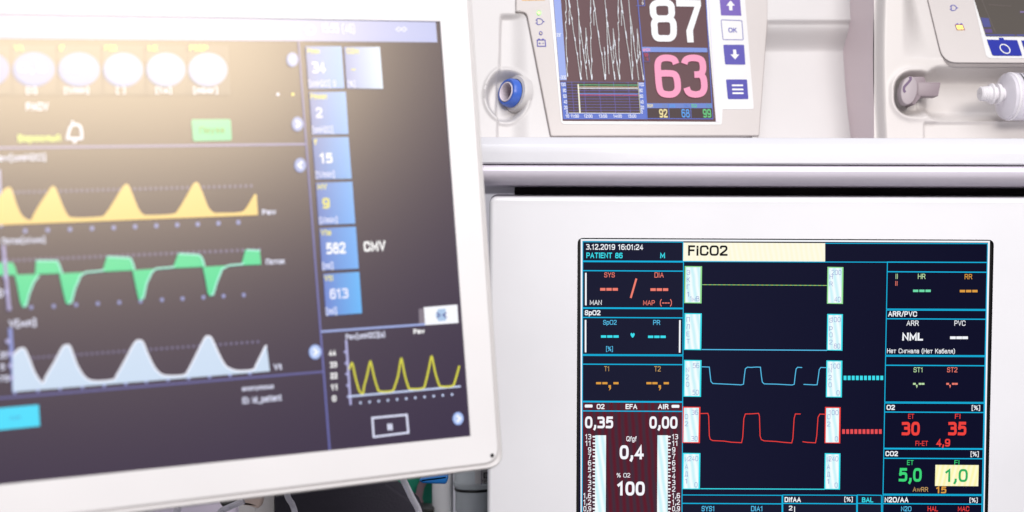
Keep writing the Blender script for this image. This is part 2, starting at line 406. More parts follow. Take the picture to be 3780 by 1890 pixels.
# frames: ventilator screen, anaesthesia workstation, brain monitor, syringe pump, shelf
FV = Frame(1738, 1610, 1.03, (12300, 6000, 625), (-.076, .052, 1))
FA = Frame(2890, 1380, 1.19, (1, 0, -.0055), (.0055, -.067, 1))
FB = Frame(2350, 300, 1.26, (1, .2, .010), (-.078, .26, 1))
FC = Frame(3500, 350, 1.25, (1, .10, 0), (0, .06, 1))
FS = Frame(2600, 560, 1.17, (1, 0, -.0025), (0, 0, 1))

# lamps: an added warm lamp whose reflection stands in for lens haze on the ventilator screen, and a cool overhead bank
def mirror_point(F, u, v, dist):
    p = F.O + F.R * F.px(u, v).x + F.U * F.px(u, v).y
    d = (p - CAM).normalized()
    return p, p + (d - F.N * 2 * d.dot(F.N)) * dist
_p, _l = mirror_point(FV, 200, 110, 1.3)
area_lamp("haze_lamp", _l, _p, 0.75, 13.5, (1.0, 0.95, 0.90), 0.25)
area_lamp("ceiling_bank", (0.3, 0.1, 2.6), (0.15, 1.2, 1.2), 1.4, 24, (0.96, 0.97, 1.0), 0.8)
area_lamp("low_fill_lamp", (-0.75, -0.35, 0.75), (-0.15, 1.2, 1.06), 0.7, 2.2, (1.0, 0.98, 0.97))  # added fill that brightens the space under the ventilator monitor

# ------------------------------------------------------------------ setting: the pale wall behind everything
Fw = Frame(1890, 945, 2.3, (1, 0, 0), (0, 0, 1))
wb = MB(Fw)
wb.prism([(-2600, -2400), (6400, -2400), (6400, 4200), (-2600, 4200)], 0, -0.1, plastic("wall_paint", (206, 204, 212), 0.7, 0.1, 300))
wo = wb.build("wall"); wo['kind'] = 'structure'

# ------------------------------------------------------------------ ventilator monitor (nearest, out of focus)
F = FV
ven = thing("ventilator_monitor", F, "large tilted white monitor with yellow, green and pale blue wave graphs, nearest on the left", "monitor")
outer = round_corners([(-420, -330), (1722, -330), (1862, 1726), (-420, 2010)], [60, 60, 62, 60], 8)
face = round_corners([(-390, -300), (1702, -300), (1839, 1702), (-390, 1973)], [55, 55, 55, 55], 8)
disp = [(-330, 43), (1625.5, 78), (1738, 1610), (-330, 1824)]
h = MB(F)
h.plate(face, disp, 0.0, 0.0016, WHITE)
h.build("bezel", ven)
h = MB(F)                                # shell: lip standing round the bezel behind a shallow groove
lo = [tuple(F.px(u, v)[:2]) for u, v in outer]
if sum(lo[i][0] * lo[(i + 1) % len(lo)][1] - lo[(i + 1) % len(lo)][0] * lo[i][1] for i in range(len(lo))) < 0: lo.reverse()
li = [tuple(F.px(u, v)[:2]) for u, v in face]
if sum(li[i][0] * li[(i + 1) % len(li)][1] - li[(i + 1) % len(li)][0] * li[i][1] for i in range(len(li))) < 0: li.reverse()
gp = [(0, 0), (-0.0004, -0.0001), (-0.0009, -0.0004), (-0.0014, -0.0007), (-0.0019, -0.0007)]
rings = [[(x, y, z) for x, y in inset(li, d)] for d, z in gp]
for d, z in ((.0022, -.0006), (.0020, -.0002), (.0016, .0001), (.0011, .0001), (.0006, -.0004), (.0001, -.0017), (0, -.0044)):
    rings.append([(x, y, z) for x, y in inset(lo, d)])
rings.append([(x, y, -0.03) for x, y in lo])
rings.append([(x, y, -0.048) for x, y in inset(lo, 0.02)])
N = len(lo)
vs = [p for r in rings for p in r]
h.add(vs, [(r * N + (i + 1) % N, r * N + i, (r + 1) * N + i, (r + 1) * N + (i + 1) % N) for r in range(len(rings) - 1) for i in range(N)], WARM, True)
h.add(rings[-1], [tuple(reversed(range(N)))], WARM)
h.build("housing", ven, sharp=60)
h = MB(F)
h.lathe(F.px(1817, 1681, 0.0003), (0, 0, 1), [(0, .0013), (0.0002, .0012), (0.0002, .0001)], BLACK, 16)
h.build("indicator_hole", ven)
h = MB(F)
BASEV = lit('V', (26, 8, 62), 1.0)
h.poly([(-331, 42), (1627, 77), (1739.5, 1611), (-331, 1826)], BASEV, -0.0015)
scr = h.build("screen", ven)
zv = -0.0015
def Z(k): return zv + E_ * k
WHT = lit('V', (226, 230, 255)); YEL = lit('V', (236, 226, 110)); PERI = lit('V', (165, 170, 215)); DOT = lit('V', (135, 145, 205))
h = MB(F)
h.poly([(-330, 45), (1611, 80), (1617, 155), (-330, 137)], lit('V', (96, 112, 186), 1.0, (176, 186, 234)), Z(1))
h.text("15:55 (46)", 1188, 88, 1312, 119, WHT, Z(2), .03)
h.line(ell(1148, 110, 15, 15, 20), 8, WHT, Z(2), True); h.line([(1124, 106), (1136, 108)], 8, WHT, Z(3))
for q in (1473, 1493): h.line([(q - 10, 107), (q, 99), (q + 10, 107), (q, 115)], 4, WHT, Z(2), True)
h.build("header_bar", scr)
h = MB(F)
LN = lit('V', (130, 128, 185))
h.line([(-330, 551), (0, 545), (1133, 531)], 8, LN, Z(1)); h.line([(1104, 153), (1219, 1662)], 7, lit('V', (95, 100, 170)), Z(1.3))
h.line([(-330, 1497), (0, 1470), (960, 1391), (1196, 1372)], 8, lit('V', (82, 84, 150)), Z(1))
h.line([(1187, 1224), (1571, 1197)], 8, lit('V', (150, 168, 225)), Z(1.6))
h.build("divider_line", scr)
# round parameter dials
for cx, cy, rx, a, ay, aw, b, bw, val in ((-42, 255, 79, "", 0, 0, "", 0, ""), (125, 255, 80, "Vt", 70, 34, "[l]", 38, "0,6"), (292, 256, 79, "f", 228, 20, "[1/min]", 90, "15"),
                               (455, 257, 76, "FiO2", 410, 45, "[ ]", 32, "40"), (613, 257, 75, "I:E", 565, 35, "[1:x]", 58, "2"), (768, 257, 75, "PEEP", 735, 68, "[mbar]", 90, "2")):
    h = MB(F)
    h.poly([(cx - rx - 2, 166), (cx + rx + 2, 167), (cx + rx + 10, 349), (cx - rx + 4, 350)], lit('V', (58, 56, 84)), Z(1))
    h.poly(ell(cx, cy, rx - 1, 64, 40), lit('V', (52 + cx // 12, 92 + cx // 18, 178)), Z(2)); h.poly(ell(cx, cy, rx - 7, 58, 40), lit('V', (56 + cx // 11, 108 + cx // 18, 190 + cx // 40)), Z(3))
    if a: h.text(a, ay - aw / 2, 167, ay + aw / 2, 186, YEL, Z(2), .04)
    if b: h.text(b, cx - bw / 2 - 8, 322, cx + bw / 2 - 8, 342, WHT, Z(2), .03)
    if val: h.text(val, cx - 60, 234, cx - 60 + 36 * len(val), 266, lit('V', (150, 176, 225)), Z(4), .05)
    h.build("parameter_dial", scr, "pale oval dial showing " + val if val else None)
h = MB(F)
h.text("PACV", 98, 379, 180, 405, WHT, Z(1), .05); h.text("Взрослый", 68, 497, 226, 520, lit('V', (215, 240, 120)), Z(1), .04)
h.build("mode_text", scr)
h = MB(F)
h.line(spline([(250, 508), (257, 480), (265, 463), (280, 458), (297, 466), (303, 490), (303, 510)], 5), 9, WHT, Z(1)); h.line([(246, 510), (306, 511)], 9, WHT, Z(1.4))
h.poly(ell(277, 521, 8, 6, 14), WHT, Z(1)); h.line([(268, 446), (270, 462)], 9, WHT, Z(1.8))
h.build("alarm_bell_icon", scr)
h = MB(F)
h.poly(round_corners([(708, 440), (853, 439), (858, 517), (715, 520)], 8), lit('V', (40, 196, 150)), Z(1)); h.text("Пауза", 738, 468, 830, 490, lit('V', (70, 160, 80)), Z(2), .03)
h.build("touch_button", scr, "mint green touch button")
h = MB(F)
h.poly([(-120, 1517), (144, 1494), (149, 1573), (-120, 1600)], lit('V', (40, 216, 250)), Z(1)); h.text("Auto", 36, 1533, 78, 1548, lit('V', (60, 160, 210)), Z(2))
h.build("touch_button", scr, "bright cyan touch button")
h = MB(F)
h.poly([(1548, 1140), (1566, 1138), (1571, 1198), (1550, 1199)], lit('V', (120, 112, 130)), Z(1))
h.poly([(1566, 1134), (1690, 1124), (1694, 1192), (1571, 1200)], lit('V', (246, 248, 255)), Z(2))
h.poly([(1617, 1142), (1646, 1139), (1648, 1183), (1620, 1186), (1609, 1164)], lit('V', (165, 195, 230)), Z(3))
for q, d in ((1612, 1), (1648, -1)): h.line([(q, 1154), (q + 12 * d, 1163), (q + 1, 1173)], 5, lit('V', (70, 80, 150)), Z(4))
h.build("touch_button", scr, "white touch button with two facing arrows")
h = MB(F)
h.line([(1377, 1543), (1504, 1531), (1510, 1597), (1382, 1613)], 7, WHT, Z(1), True)
for q in (1436, 1446): h.line([(q, 1564), (q + 2, 1588)], 8, WHT, Z(1))
h.build("pause_button", scr)
for x, y, rx, ry, d in ((1081, 219, 22, 27, -1), (1100, 457, 22, 27, 1), (1110, 609, 22, 27, -1), (1165, 1299, 23, 27, 1), (1693, 1545, 20, 24, 1)):
    h = MB(F)
    hi = y < 700
    h.poly(ell(x, y, rx, ry, 30), lit('V', (120, 144, 212) if hi else (150, 178, 240)), Z(2)); h.poly(ell(x, y, rx - 4, ry - 5, 30), lit('V', (148, 168, 220) if hi else (184, 206, 248)), Z(2.5))
    h.line([(x - 6 * d, y - 12), (x + 7 * d, y), (x - 5 * d, y + 12)], 7, lit('V', (250, 252, 255)), Z(3.2))
    h.build("arrow_button", scr)
h = MB(F)
h.poly(ell(1028, 347, 6, 6, 12), WHT, Z(1)); h.poly(ell(1083, 347, 6, 6, 12), YEL, Z(1)); h.build("marker_dots", scr)
# measured value tiles
W2 = lit('V', (252, 252, 255))
tiles = [([(1129, 170), (1262, 170), (1273, 325), (1141, 328)], "Pmax", (1135, 179, 1181, 196), "34", (1154, 230, 1201, 267), W2, "[cmH2O] 9", (1140, 297, 1241, 318), ((104, 126, 194), (138, 184, 246))),
    ([(1272, 172), (1404, 172), (1416, 327), (1282, 325)], "O2in", (1280, 179, 1326, 197), "-", (1298, 245, 1313, 265), YEL, "[%]", (1284, 298, 1312, 319), ((124, 142, 206), (214, 232, 255))),
    ([(1143, 339), (1278, 338), (1288, 494), (1154, 497)], "Pmean", (1147, 346, 1208, 364), "2", (1167, 398, 1191, 433), WHT, "[cmH2O]", (1153, 467, 1230, 489), ((90, 115, 188), (134, 184, 248))),
    ([(1154, 507), (1288, 505), (1300, 659), (1167, 662)], "f", (1160, 514, 1171, 533), "15", (1182, 566, 1228, 600), W2, "[1/min]", (1166, 633, 1236, 654), ((82, 112, 188), (124, 182, 248))),
    ([(1168, 674), (1302, 670), (1313, 825), (1178, 830)], "MV", (1173, 679, 1208, 698), "9", (1191, 732, 1218, 768), YEL, "[l/min]", (1180, 802, 1247, 822), ((78, 112, 194), (110, 176, 248))),
    ([(1181, 842), (1315, 836), (1326, 991), (1190, 998)], "Vte", (1185, 848, 1223, 868), "582", (1205, 897, 1277, 935), W2, "[ml]", (1191, 970, 1231, 992), ((78, 114, 198), (100, 172, 246))),
    ([(1195, 1011), (1328, 1003), (1338, 1156), (1205, 1166)], "Vti", (1198, 1016, 1230, 1036), "613", (1218, 1066, 1287, 1101), WHT, "[ml]", (1204, 1137, 1244, 1159), ((88, 120, 204), (84, 178, 248)))]
for q, t1, r1, t2, r2, m2, t3, r3, cc in tiles:
    h = MB(F)
    h.poly(q, lit('V', cc[0], 1.0, cc[1]), Z(2))
    h.text(t1, *r1, YEL, Z(3), .04); h.text(t2, *r2, m2, Z(3), .045); h.text(t3, *r3, WHT, Z(3), .025)
    h.build("value_tile", scr, "blue tile reading " + (t2 if t2 != "-" else "a dash"))
h = MB(F); h.text("CMV", 1345, 891, 1426, 925, W2, Z(1), .06); h.build("mode_text", scr)
h = MB(F)
h.text("anonymous", 895, 1422, 1013, 1438, WHT, Z(1), .03); h.text("ID: id_patient", 896, 1462, 1042, 1484, WHT, Z(1), .03); h.build("patient_text", scr)
# three filled wave graphs
def c3(p): return [(x / 2.0125, 600 + y / 2.0125) for x, y in p]
def c5(p): return [(x / 1.981, 1240 + y / 1.981) for x, y in p]
def c6(p): return [(900 + x / 1.981, 1240 + y / 1.981) for x, y in p]
def dotted(h, a, b, n, r, m, z):
    for i in range(n):
        t = i / (n - 1)
        h.poly(ell(a[0] + (b[0] - a[0]) * t, a[1] + (b[1] - a[1]) * t, r, r * 1.1, 10), m, z)
def dots(h, pts, r, m, z):
    for x, y in pts: h.poly(ell(x, y, r, r * 1.1, 14), m, z)
DIM = lit('V', (104, 98, 140))
YF = lit('V', (236, 202, 122)); GF = lit('V', (34, 212, 148)); GL = lit('V', (150, 232, 214)); BF = lit('V', (196, 216, 240)); BL = lit('V', (238, 240, 255))
h = MB(F)
dotted(h, *c3([(100, 220), (1870, 172)]), 46, 6, DIM, Z(1))
top = c3([(-60, 300), (10, 230), (30, 200), (62, 182), (82, 190), (100, 230), (125, 310), (160, 385), (200, 420), (232, 424), (248, 388), (300, 300), (350, 225), (385, 178), (405, 178), (425, 210), (460, 300), (500, 382), (545, 408),
    (740, 402), (785, 378), (850, 280), (905, 190), (935, 160), (958, 168), (985, 230), (1030, 340), (1065, 383), (1100, 390), (1280, 382), (1325, 348), (1390, 240), (1430, 168), (1455, 145), (1478, 157),
    (1510, 230), (1550, 330), (1590, 370), (1640, 373), (1780, 368), (1825, 342), (1870, 270), (1895, 232), (1908, 240)])
h.poly(spline(top, 4) + c3([(1918, 390), (-60, 466)]), YF, Z(3))
h.build("pressure_wave", scr, "filled yellow wave graph")
h = MB(F)
dotted(h, *c3([(60, 728), (1930, 645)]), 47, 6, DIM, Z(1))
for p in ([(-30, 838), (-30, 745), (40, 742), (95, 742), (112, 770), (130, 834)], [(110, 834), (130, 920), (150, 1030), (168, 1075), (195, 1072), (215, 990), (250, 890), (285, 828)],
          [(262, 830), (268, 727), (425, 729), (445, 770), (462, 822)], [(440, 824), (470, 960), (490, 1040), (508, 1055), (532, 1040), (555, 940), (595, 845), (640, 814)],
          [(762, 810), (795, 697), (965, 707), (985, 745), (1000, 800)], [(985, 800), (1010, 920), (1030, 1012), (1046, 1024), (1065, 1012), (1090, 895), (1125, 815), (1165, 788)],
          [(1285, 784), (1325, 675), (1482, 684), (1505, 720), (1522, 774)], [(1508, 775), (1530, 880), (1545, 970), (1562, 993), (1585, 987), (1610, 895), (1645, 800), (1700, 764)],
          [(1795, 762), (1825, 647), (1932, 652), (1942, 757)]):
    h.poly(c3(p), GF, Z(3))
for p in ([(172, 1070), (195, 1060), (215, 980), (250, 890), (290, 836)], [(425, 730), (440, 760), (462, 825)], [(270, 730), (425, 731)], [(510, 1048), (532, 1035), (556, 940), (600, 838), (640, 815), (750, 805), (775, 795)],
          [(797, 700), (965, 709)], [(968, 708), (985, 745), (1000, 795)], [(1046, 1016), (1066, 1004), (1090, 895), (1130, 812), (1160, 788), (1280, 778), (1298, 770)], [(1328, 678), (1480, 686)], [(1482, 686), (1504, 715), (1520, 770)], [(1564, 985), (1584, 980), (1610, 892), (1650, 792), (1700, 764), (1795, 756), (1812, 745)], [(1830, 650), (1932, 655)]):
    h.line(c3(p), 7, GL, Z(4.2))
dots(h, c3([(75, 1082), (235, 1075), (402, 1066), (568, 1056), (730, 1047), (890, 1038), (1048, 1030), (1207, 1019), (1360, 1010), (1515, 1000), (1665, 991), (1815, 983)]), 7, DOT, Z(1))
h.build("flow_wave", scr, "green wave graph dipping below its base line")
h = MB(F)
dotted(h, *c5([(245, 160), (1890, 42)]), 43, 5, DIM, Z(1))
top = c5([(93, 145), (130, 105), (160, 90), (185, 102), (215, 170), (250, 260), (290, 325), (318, 342), (335, 300), (400, 190), (455, 88), (485, 68), (512, 76), (540, 150), (570, 225), (620, 300), (685, 331), (825, 322), (855, 285), (920, 170), (980, 58), (1012, 33), (1045, 46),
    (1080, 130), (1130, 230), (1180, 281), (1240, 293), (1345, 286), (1378, 250), (1440, 130), (1497, 18), (1520, 4), (1547, 16), (1590, 110), (1640, 205), (1685, 241), (1750, 256), (1850, 247), (1873, 213), (1910, 140), (1940, 78), (1952, 74)])
h.poly(spline(top, 4) + c5([(1975, 258), (95, 410)]), BF, Z(3))
h.line(spline(top, 4), 6, BL, Z(4))
dots(h, c5([(110, 412), (280, 398), (440, 384), (604, 372), (764, 360), (922, 347), (1072, 332), (1232, 318), (1383, 308), (1535, 296), (1685, 285), (1830, 272)]), 7, DOT, Z(2))
h.build("volume_wave", scr, "filled pale blue wave graph")
AX = lit('V', (172, 172, 222))
h = MB(F); h.line(c3([(-5, 50), (12, 480)]), 10, AX, Z(2)); h.build("graph_axis", scr)
h = MB(F); h.line(c3([(25, 615), (68, 1100)]), 14, lit('V', (155, 150, 200)), Z(5)); dots(h, c3([(30, 735), (38, 850), (50, 960)]), 8, AX, Z(6)); h.build("graph_axis", scr)
h = MB(F); h.line([(38, 1210), (54, 1448)], 15, lit('V', (120, 135, 205)), Z(2.4)); dots(h, c5([(55, 40), (68, 130), (75, 218), (84, 305)]), 8, AX, Z(6)); h.build("graph_axis", scr)
for t, x0, y0, x1, y1, bo in (("Paw[cmH2O]", -25, 570, 170, 592, .03), ("Поток[л/мин]", 8, 876, 168, 897, .03), ("V[мл]", 33, 1180, 134, 1204, .04), ("Paw", 969, 773, 1020, 791, .05), ("Поток", 983, 955, 1053, 974, .04), ("Vt", 1012, 1344, 1042, 1364, .05),
                              ("25", 0, 1300, 26, 1321, .04), ("5", 2, 1344, 18, 1364, .04), ("-75", -14, 1388, 34, 1408, .04), ("40", -32, 1068, 12, 1096, .04)):
    h = MB(F); h.text(t, x0, y0, x1, y1, WHT, Z(2), bo); h.build("graph_text", scr)
h = MB(F); dots(h, c3([(190, 507), (357, 500), (523, 495), (687, 488), (848, 483), (1007, 475), (1165, 468), (1320, 462), (1473, 457), (1627, 450), (1775, 443)]), 8, DOT, Z(1)); h.build("time_ticks", scr)
# small outlined pressure graph
h = MB(F)
h.line([(1280, 1255), (1297, 1495)], 8, AX, Z(1)); h.line([(1286, 1464), (1702, 1426)], 7, lit('V', (196, 210, 245)), Z(2))
for y in (1299, 1341, 1381, 1423, 1464): h.poly(ell(1276 + (y - 1299) * .07, y, 5, 5, 10), AX, Z(1.5))
for t, x, y in (("44", 1229, 1303), ("33", 1233, 1346), ("22", 1235, 1387), ("11", 1237, 1429), ("0", 1236, 1471)):
    w = 13 if len(t) > 1 else 8
    h.text(t, x - w, y - 10, x + w, y + 10, W2, Z(1), .06)
h.text("Paw[cmH2O](s)", 1279, 1229, 1425, 1248, WHT, Z(1), .03); h.text("Paw", 1529, 1214, 1570, 1231, W2, Z(1), .05)
dotted(h, *c6([(858, 489), (1528, 428)]), 11, 4.5, lit('V', (200, 215, 250)), Z(1))
yp = spline(c6([(772, 245), (785, 208), (797, 205), (815, 290), (840, 385), (858, 417), (874, 420), (880, 375), (900, 300), (922, 202), (932, 197), (955, 300), (980, 382), (1000, 407), (1085, 403), (1105, 370), (1130, 290), (1148, 182), (1158, 177), (1180, 290), (1205, 372), (1222, 388),
    (1310, 383), (1330, 345), (1355, 240), (1370, 162), (1380, 160), (1400, 260), (1428, 352), (1448, 370), (1525, 366), (1545, 335), (1578, 218)]), 3)
h.line(yp, 7, lit('V', (212, 208, 62)), Z(3.2))
h.build("pressure_graph", scr, "thin yellow line graph on white axes")

# ------------------------------------------------------------------ anaesthesia workstation (in focus)
F = FA
wks = thing("anesthesia_workstation", F, "white workstation front panel with a sharp dark monitor reading FiCO2, below the shelf", "medical workstation")
op = round_corners([(2132, 878), (3669, 885), (3643, 2080), (2126, 2080)], 22, 6)
panel = round_corners([(1822, 741), (4700, 748), (4690, 2350), (1811, 2350)], [14, 14, 5, 5], 7)
h = MB(F)
h.plate([tuple(p) for p in panel], op, 0.0, 0.004, GLOSSW, BLACK)
lp = [tuple(F.px(u, v)[:2]) for u, v in panel]
if sum(lp[i][0] * lp[(i + 1) % len(lp)][1] - lp[(i + 1) % len(lp)][0] * lp[i][1] for i in range(len(lp))) < 0: lp.reverse()
rings = [[(x, y, 0.0 - 0.004 * (1 - math.cos(a))) for x, y in inset(lp, -0.0032 * math.sin(a))] for a in [math.pi / 2 * k / 5 for k in range(6)]]
rings.append([(x, y, -0.05) for x, y in inset(lp, -0.0032)])
N = len(lp)
h.add([p for r in rings for p in r], [(r * N + (i + 1) % N, r * N + i, (r + 1) * N + i, (r + 1) * N + (i + 1) % N) for r in range(len(rings) - 1) for i in range(N)], GLOSSW, True)
h.build("front_panel", wks, sharp=50)
h = MB(F)
h.prism([(1900, 640), (4800, 640), (4800, 2450), (1900, 2450)], -0.052, -0.42, plastic("recess_shade", (34, 24, 26), 0.8))  # near-black colour stands in for the shade in the gap under the shelf
h.build("cabinet", wks)
zv = -0.0035
h = MB(F)
h.poly([(2126, 872), (3674, 880), (3650, 2085), (2120, 2085)], BLACK, zv - 0.0002)
h.build("display_surround", wks)
h = MB(F)
NAVY = lit('A', (24, 25, 50), 1.0, (5, 6, 36))
h.poly([(2143, 882), (3657, 889), (3631, 2060), (2136, 2060)], NAVY, zv)
scr = h.build("screen", wks)
W = lit('A', (248, 250, 255)); CY = lit('A', (20, 180, 225)); CYB = lit('A', (60, 225, 240)); RD = lit('A', (240, 66, 60)); SAL = lit('A', (242, 128, 112)); OR = lit('A', (222, 158, 66)); TAN = lit('A', (196, 158, 98)); GR = lit('A', (60, 215, 120)); PG = lit('A', (190, 225, 170)); LB = lit('A', (90, 195, 240))
h = MB(F)
h.line([(2147, 2050), (2147.5, 886.5), (3655, 893), (3632, 2050)], 6.5, W, Z(2))
h.line([(2149, 2050), (2152, 893), (2524, 894)], 3, CY, Z(3)); h.line([(3048, 899), (3649, 900), (3630, 2050)], 3, CY, Z(3))
h.build("display_border", scr)
RX = lambda y: 3279 - 17 * (y - 968) / 894
RXR = lambda y: 3648 - 19 * (y - 968) / 894
LX = lambda y: 2152 - 3 * (y - 893) / 990
LXR = lambda y: 2525 - 6 * (y - 893) / 990
def cell(y0, y1, yh, lx, lxr, fill=None):
    h = MB(F)
    h.poly([(lx(y0), y0), (lxr(y0), y0 + 1), (lxr(y1), y1 + 1), (lx(y1), y1)], fill or lit('A', (24, 25, 48)), Z(1))
    h.line([(lx(y0), y0), (lxr(y0), y0 + 1.5), (lxr(y1), y1 + 1.5), (lx(y1), y1)], 3.2, CY, Z(2), True)
    if yh: h.line([(lx(yh), yh), (lxr(yh), yh + 2)], 4, CY, Z(2.4))
    return h
def dashes(h, xs, y0, y1, m, w=19.5):
    for x in xs: h.poly(rect(x, y0, x + w, y1), m, Z(4))
def comma(h, x, y, m, k=1.0):
    h.poly([(x, y), (x + 9 * k, y), (x + 9 * k, y + 13 * k), (x + 2 * k, y + 21 * k), (x + 4 * k, y + 10 * k), (x, y + 10 * k)], m, Z(4))
T = 4
h = cell(893, 964, None, LX, lambda y: 2523)
h.text("3.12.2019 16:01:24", 2164, 903, 2375, 922, W, Z(T), .02); h.text("PATIENT 86", 2165, 934, 2299, 953, CYB, Z(T), .03); h.text("M", 2438, 934, 2456, 953, CYB, Z(T), .04)
h.build("readout_panel", scr, "header panel with the date and patient number")
h = cell(967, 1137, 1000, LX, LXR)
h.text("SYS", 2231, 1007, 2270, 1024, SAL, Z(T)); h.text("DIA", 2417, 1007, 2451, 1025, SAL, Z(T))
dashes(h, (2216, 2239, 2262), 1064, 1074, SAL); dashes(h, (2402, 2425, 2448), 1065, 1075, SAL)
h.line([(2350, 1029), (2329, 1101)], 7, SAL, Z(T)); h.text("MAN", 2178, 1109, 2222, 1126, W, Z(T)); h.text("MAP", 2375, 1110, 2418, 1127, SAL, Z(T)); h.text("(---)", 2437, 1108, 2481, 1128, SAL, Z(T), .02)
h.line([(2163, 1008), (2163, 1128)], 6, W, Z(T))
h.build("readout_panel", scr, "blood pressure panel with salmon dashes")
h = cell(1140, 1310, 1173, LX, LXR)
h.text("SpO2", 2159, 1147, 2217, 1164, W, Z(T), .04); h.text("SpO2", 2227, 1183, 2277, 1199, LB, Z(T)); h.text("PR", 2412, 1183, 2438, 1200, LB, Z(T))
dashes(h, (2219, 2242, 2265), 1239, 1248, CYB); dashes(h, (2393, 2416, 2439), 1240, 1249, CYB)
h.line([(2162, 1182), (2162, 1302)], 6, W, Z(T)); h.line([(2511, 1183), (2510, 1303)], 6, W, Z(T)); h.text("[%]", 2238, 1281, 2263, 1297, LB, Z(T), .01)
h.poly(spline([(2336, 1248), (2329, 1239), (2329, 1232), (2333, 1230), (2336, 1234), (2340, 1230), (2343, 1233), (2343, 1239)], 3, True), CYB, Z(T))
h.build("readout_panel", scr, "oxygen saturation panel with cyan dashes and a heart")
h = cell(1314, 1483, 1346, LX, LXR)
h.text("T1", 2231, 1354, 2251, 1371, TAN, Z(T)); h.text("T2", 2416, 1354, 2440, 1372, TAN, Z(T))
dashes(h, (2201, 2224, 2265), 1412, 1420, OR, 19); dashes(h, (2387, 2409, 2451), 1412, 1420, OR, 19); comma(h, 2247, 1423, OR); comma(h, 2432, 1423, OR)
h.build("readout_panel", scr, "temperature panel with orange dashes")
h = cell(1486, 2049, 1519, LX, LXR, lit('A', (92, 26, 42), 1.0, (66, 44, 58), (62, -4)))
h.text("O2", 2203, 1494, 2232, 1511, W, Z(T), .04); h.text("EFA", 2310, 1494, 2353, 1511, W, Z(T), .04); h.text("AIR", 2430, 1494, 2469, 1511, W, Z(T), .04)
h.poly(round_corners(rect(2159, 1495, 2188, 1506), 4), W, Z(T)); h.poly(round_corners(rect(2480, 1496, 2509, 1507), 4), W, Z(T))
h.text("0,35", 2160, 1541, 2264, 1581, W, Z(T), .045); h.text("0,00", 2398, 1541, 2502, 1582, W, Z(T), .045)
h.text("Qfgf", 2313, 1613, 2351, 1630, W, Z(T), .01); h.text("0,4", 2288, 1648, 2377, 1695, W, Z(T), .045); h.text("% O2", 2277, 1749, 2327, 1764, W, Z(T)); h.text("100", 2280, 1782, 2381, 1829, W, Z(T), .045)
for i, t in enumerate(("13", "11", "9", "7", "6", "5", "4", "3", "2", "1,6", "1,2", "0,9", "0,6", "0,3")):
    y = 1614 + 24.2 * i; w = {1: 12, 2: 22, 3: 29}[len(t)]
    h.text(t, 2183 - w, y - 9, 2183, y + 9, W, Z(T), .01); h.text(t, 2482, y - 9, 2482 + w, y + 9, W, Z(T), .01)
    h.poly(rect(2188, y - 3, 2198, y + 3), W, Z(T)); h.poly(rect(2190, y + 9.5, 2198, y + 13), W, Z(T))
    h.poly(rect(2467, y - 3, 2477, y + 3), W, Z(T)); h.poly(rect(2467, y + 9.5, 2474, y + 13), W, Z(T))
h.build("readout_panel", scr, "dark red gas flow panel with two white scales")
LV = lit('A', (246, 254, 255), 1.0, (205, 244, 250), (70, -8))
for x0, x1 in ((2198, 2238), (2428, 2467)):
    h = MB(F); h.poly([(x0, 1609), (x1, 1609), (x1 - 2, 2040), (x0 - 2, 2040)], LV, Z(3)); h.build("flow_bar", scr)
h = MB(F)
h.poly([(2524, 896), (3048, 898), (3048, 966), (2523, 964)], lit('A', (255, 252, 232), 1.0, (255, 250, 220), (85, -10)), Z(4)); h.text("FiCO2", 2541, 908, 2687, 943, lit('A', (14, 12, 16)), Z(5), .03)
h.build("alarm_banner", scr, "pale yellow banner reading FiCO2")
h = MB(F); h.line([(2524, 966), (3048, 968), (3647, 970)], 3.2, CY, Z(2.7)); h.build("display_border", scr)
GREY = lit('A', (140, 146, 205))
def axis_box(q, tag_, vert, hi, lo, edge):
    h = MB(F)
    x0, y0, x1, y1 = q
    h.poly([(x0, y0), (x1, y0 + 1), (x1 - 2, y1 + 1), (x0 - 2, y1)], edge, Z(3)); h.poly([(x0 + 4, y0 + 4), (x1 - 6, y0 + 4), (x1 - 8, y1 - 3), (x0 + 2, y1 - 3)], LV, Z(4))
    for i, c in enumerate(vert):
        h.text(c, x0 + 7, y0 + 15 + 27 * i + (13 if hi and not tag_ else 0), x0 + 19, y0 + 31 + 27 * i + (13 if hi and not tag_ else 0), GREY, Z(5), -.022)
    if hi: h.text(hi, x1 - 10 - 11.5 * len(hi), y0 + 12, x1 - 9, y0 + 29, GREY, Z(5), -.022)
    if lo: h.text(lo, x1 - 11 - 11.5 * len(lo), y1 - 25, x1 - 11, y1 - 8, GREY, Z(5), -.022)
    h.build("axis_box", scr)
GE = lit('A', (150, 225, 150))
axis_box((2529, 983, 2593, 1120), True, "ЭКГ1", None, "1мВ", GE); axis_box((2528, 1157, 2592, 1293), True, "ПЛЕТ", None, None, CYB)
axis_box((2526, 1330, 2591, 1466), False, "N2O", "56", "50", CYB); axis_box((2522, 1503, 2587, 1637), False, "O2", "36", "30", RD); axis_box((2522, 1674, 2587, 1808), True, "ИАД1", "240", "0", CYB)
axis_box((3057, 986, 3116, 1122), False, "HR", "200", "40", GE); axis_box((3056, 1160, 3114, 1295), True, "SpO2", "100", "80", CYB)
axis_box((3053, 1332, 3112, 1468), False, "N2O", "100", "0", CYB); axis_box((3048, 1504, 3106, 1638), False, "O2", "100", "0", RD); axis_box((3047, 1675, 3105, 1809), True, "ИАД1", "240", "0", CYB)
cw = lambda p: [(2500 + x / 2.183, 1300 + y / 2.183) for x, y in p]
h = MB(F); h.line([(2593, 1052), (3057, 1055)], 2.4, lit('A', (110, 200, 140), 1.0, (190, 205, 100), (90, 0)), Z(2)); h.build("waveform_trace", scr, "flat pale green trace")
